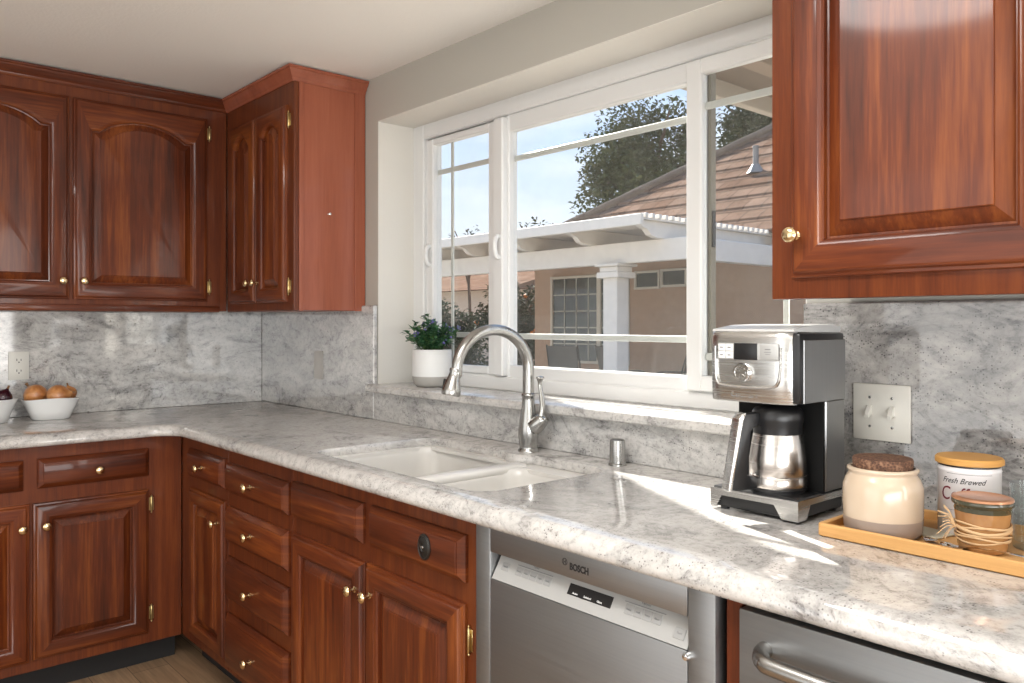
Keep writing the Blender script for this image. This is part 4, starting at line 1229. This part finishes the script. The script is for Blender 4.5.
# own eave over the right of the window (wing roof)
ev = thing('roof_eave', 'brown roof eave seen at the top of the right window pane', 'eave', (2.2, 2.6, 2.4), None, None)
bm = bmesh.new(); box(bm, 1.43, 3.3, 1.2, 4.5, 2.50, 2.53); link('soffit', bm, plain('soffit_brown', (.13, .10, .075), .8), ev, smooth=False)
bm = bmesh.new(); box(bm, 1.38, 1.43, 1.2, 4.5, 2.415, 2.54, .004); link('fascia', bm, plain('fascia_beige', (.34, .30, .25), .7), ev)
bm = bmesh.new(); box(bm, 1.70, 1.80, 1.2, 4.5, 2.45, 2.50, .004); link('rafter', bm, plain('eave_rafter', (.22, .17, .13), .8), ev)

# patio chairs
def patio_chair(label, cx, cy, rz, dark):
    o = thing('patio_chair', label, 'chair', (cx, cy, GZ), 'patio chairs')
    M = Matrix.Translation((cx, cy, GZ)) @ Matrix.Rotation(rz, 4, 'Z')
    def P(name, bm, mat):
        bmesh.ops.transform(bm, matrix=M, verts=bm.verts[:]); link(name, bm, mat, o)
    FR = plain('chair_frame', (.10, .095, .085) if not dark else (.02, .02, .02), .4, .5)
    FB_ = plain('chair_sling', (.16, .145, .12) if not dark else (.03, .028, .027), .8)
    bm = bmesh.new(); bridge(bm, [[(-.25, y, z), (.25, y, z), (.25, y + .02, z + .01), (-.25, y + .02, z + .01)] for y, z in ((.22, .44), (.0, .42), (-.20, .43))]); P('seat', bm, FB_)
    bm = bmesh.new(); bridge(bm, [[(-.25, y, z), (.25, y, z), (.25, y - .02, z + .005), (-.25, y - .02, z + .005)] for y, z in ((-.20, .43), (-.27, .70), (-.34, .99), (-.36, 1.03))]); P('backrest', bm, FB_)
    for s in (-1, 1):
        bm = bmesh.new(); tube(bm, smoothpath([(s * .27, .24, 0), (s * .27, .24, .44), (s * .27, .16, .64), (s * .27, -.28, .66)], 5), .014, 8); P('arm_frame', bm, FR)
        bm = bmesh.new(); tube(bm, smoothpath([(s * .27, -.34, 0), (s * .27, -.20, .43), (s * .265, -.36, 1.05)], 5), .014, 8); P('leg', bm, FR)
patio_chair('brown sling patio chair before the tan house window', -5.35, 7.6, .35, False)
patio_chair('brown sling patio chair beside the white pergola column', -4.55, 7.95, -.1, False)
patio_chair('black metal patio chair right of the pergola column', -3.55, 7.9, 2.6, True)

# trees
def tree(label, x, y, ztop, zc, rx, rz, nleaf, lsize, mat, trunk_r=.15, name='tree', cat='tree', fruit=0, group=None):
    o = thing(name, label, cat, (x, y, GZ), group)
    bm = bmesh.new()
    tube(bm, smoothpath([(x, y, GZ), (x + .1, y, zc * .4), (x - .05, y, zc), (x, y, zc + rz * .4)], 4), trunk_r, 8)
    for k in range(9):
        a = k * 2.4; e = Vector((x + math.cos(a) * rx * .7, y + math.sin(a) * rx * .6, zc + rz * (rnd.random() - .2)))
        tube(bm, smoothpath([(x, y, zc * .7), tuple((Vector((x, y, zc * .8)) + e) / 2 + Vector((0, 0, .1))), tuple(e)], 3), [trunk_r * .5 * (1 - i / 7.5) + .01 for i in range(7)], 6)
    link('trunk', bm, plain('bark', (.10, .075, .055), .9), o)
    bm = bmesh.new()
    cl = []
    for k in range(26):
        u = Vector((rnd.gauss(0, 1), rnd.gauss(0, 1), rnd.gauss(0, 1))).normalized() * (rnd.random() ** .45)
        cl.append((Vector((x + u.x * rx * .8, y + u.y * rx * .8, zc + u.z * rz * .8)), rnd.uniform(.22, .42) * min(rx, rz)))
    for k in range(nleaf):
        c, r = cl[k % len(cl)]
        u = Vector((rnd.gauss(0, 1), rnd.gauss(0, 1), rnd.gauss(0, 1))).normalized() * (rnd.random() ** .4) * r * 1.25
        p = c + u
        d = Vector((rnd.uniform(-1, 1), rnd.uniform(-1, 1), rnd.uniform(-.8, .6)))
        leaf(bm, p, d, Vector((rnd.uniform(-.5, .5), rnd.uniform(-.5, .5), 1)), lsize * rnd.uniform(.7, 1.4), lsize * rnd.uniform(.22, .40))
    link('crown', bm, mat, o, smooth=False)
    if fruit:
        OM = plain('orange_fruit', (.75, .22, .02), .4)
        om = None
        for k in range(fruit):
            c, r = cl[rnd.randrange(len(cl))]
            p = c + Vector((rnd.uniform(-.6, .8), -1, rnd.uniform(-.6, .6))).normalized() * r * 1.05
            if om is None:
                b2 = bmesh.new(); bmesh.ops.create_icosphere(b2, subdivisions=2, radius=.055)
                f = link('orange', b2, OM, None); om = f.data
            else:
                f = bpy.data.objects.new('orange', om); COL.objects.link(f)
            f.parent = o; f.location = p - Vector((x, y, GZ))
    return o
def leafmat(name, a, b_):
    m, t, b = newmat(name)
    tcn = t.add('ShaderNodeTexCoord'); nn = t.add('ShaderNodeTexNoise', None, Vector=tcn.outputs['Object'], Scale=1.7, Detail=5.0, Roughness=.7)
    t.set(b.inputs['Base Color'], t.ramp(nn.outputs[0], [(.35, a), (.65, b_)])); t.set(b.inputs['Roughness'], .85); t.set(b.inputs['Specular IOR Level'], 0.1)
    return m
LM1 = leafmat('tree_leaf_olive', (.045, .060, .028), (.13, .15, .075))
LM2 = leafmat('tree_leaf_dark', (.022, .034, .016), (.06, .075, .035))
tree('large leafy tree behind the tiled roof', -13.4, 19.4, 9, 6.3, 2.7, 2.3, 15000, .17, LM1, .2)
tree('tall dense tree behind the roof, right window pane', -12.3, 27.6, 11, 8.2, 4.8, 3.6, 20000, .23, LM2, .28)
tree('sparse small tree showing above the pergola, centre window pane', -10.8, 12.0, 4, 3.3, .75, .65, 260, .11, LM2, .04)
tree('sparse small tree showing above the pergola, left window pane', -13.1, 11.6, 4, 3.35, .7, .6, 240, .11, LM2, .04)
tree('orange tree with fruit beside the tan house', -9.20, 9.9, 3, 1.15, 1.00, 1.40, 9000, .10, LM2, .09, fruit=26)
tree('dense green shrub seen through the left window pane', -12.3, 10.2, 2.2, .75, 1.3, 1.1, 9000, .12, LM2, .08, name='shrub', cat='shrub')
far = thing('distant_house', 'pale distant house beyond the left window pane', 'house', (-24, 19, GZ))
bm = bmesh.new(); box(bm, -28, -17.5, 17.0, 23, GZ, 2.5); link('wall', bm, plain('far_stucco', (.52, .42, .33), .9), far, smooth=False)
bm = bmesh.new(); prism(bm, [(16.5, 2.5), (23.5, 2.5), (20, 3.4)], -28.4, -17.2, 'X'); link('roof', bm, TILE, far, smooth=False)

SC.cycles.use_denoising = True
SC.cycles.max_bounces = 10
SC.cycles.transparent_max_bounces = 16
SC.cycles.sample_clamp_indirect = 6.0
SC.cycles.caustics_reflective = False
SC.cycles.caustics_refractive = False
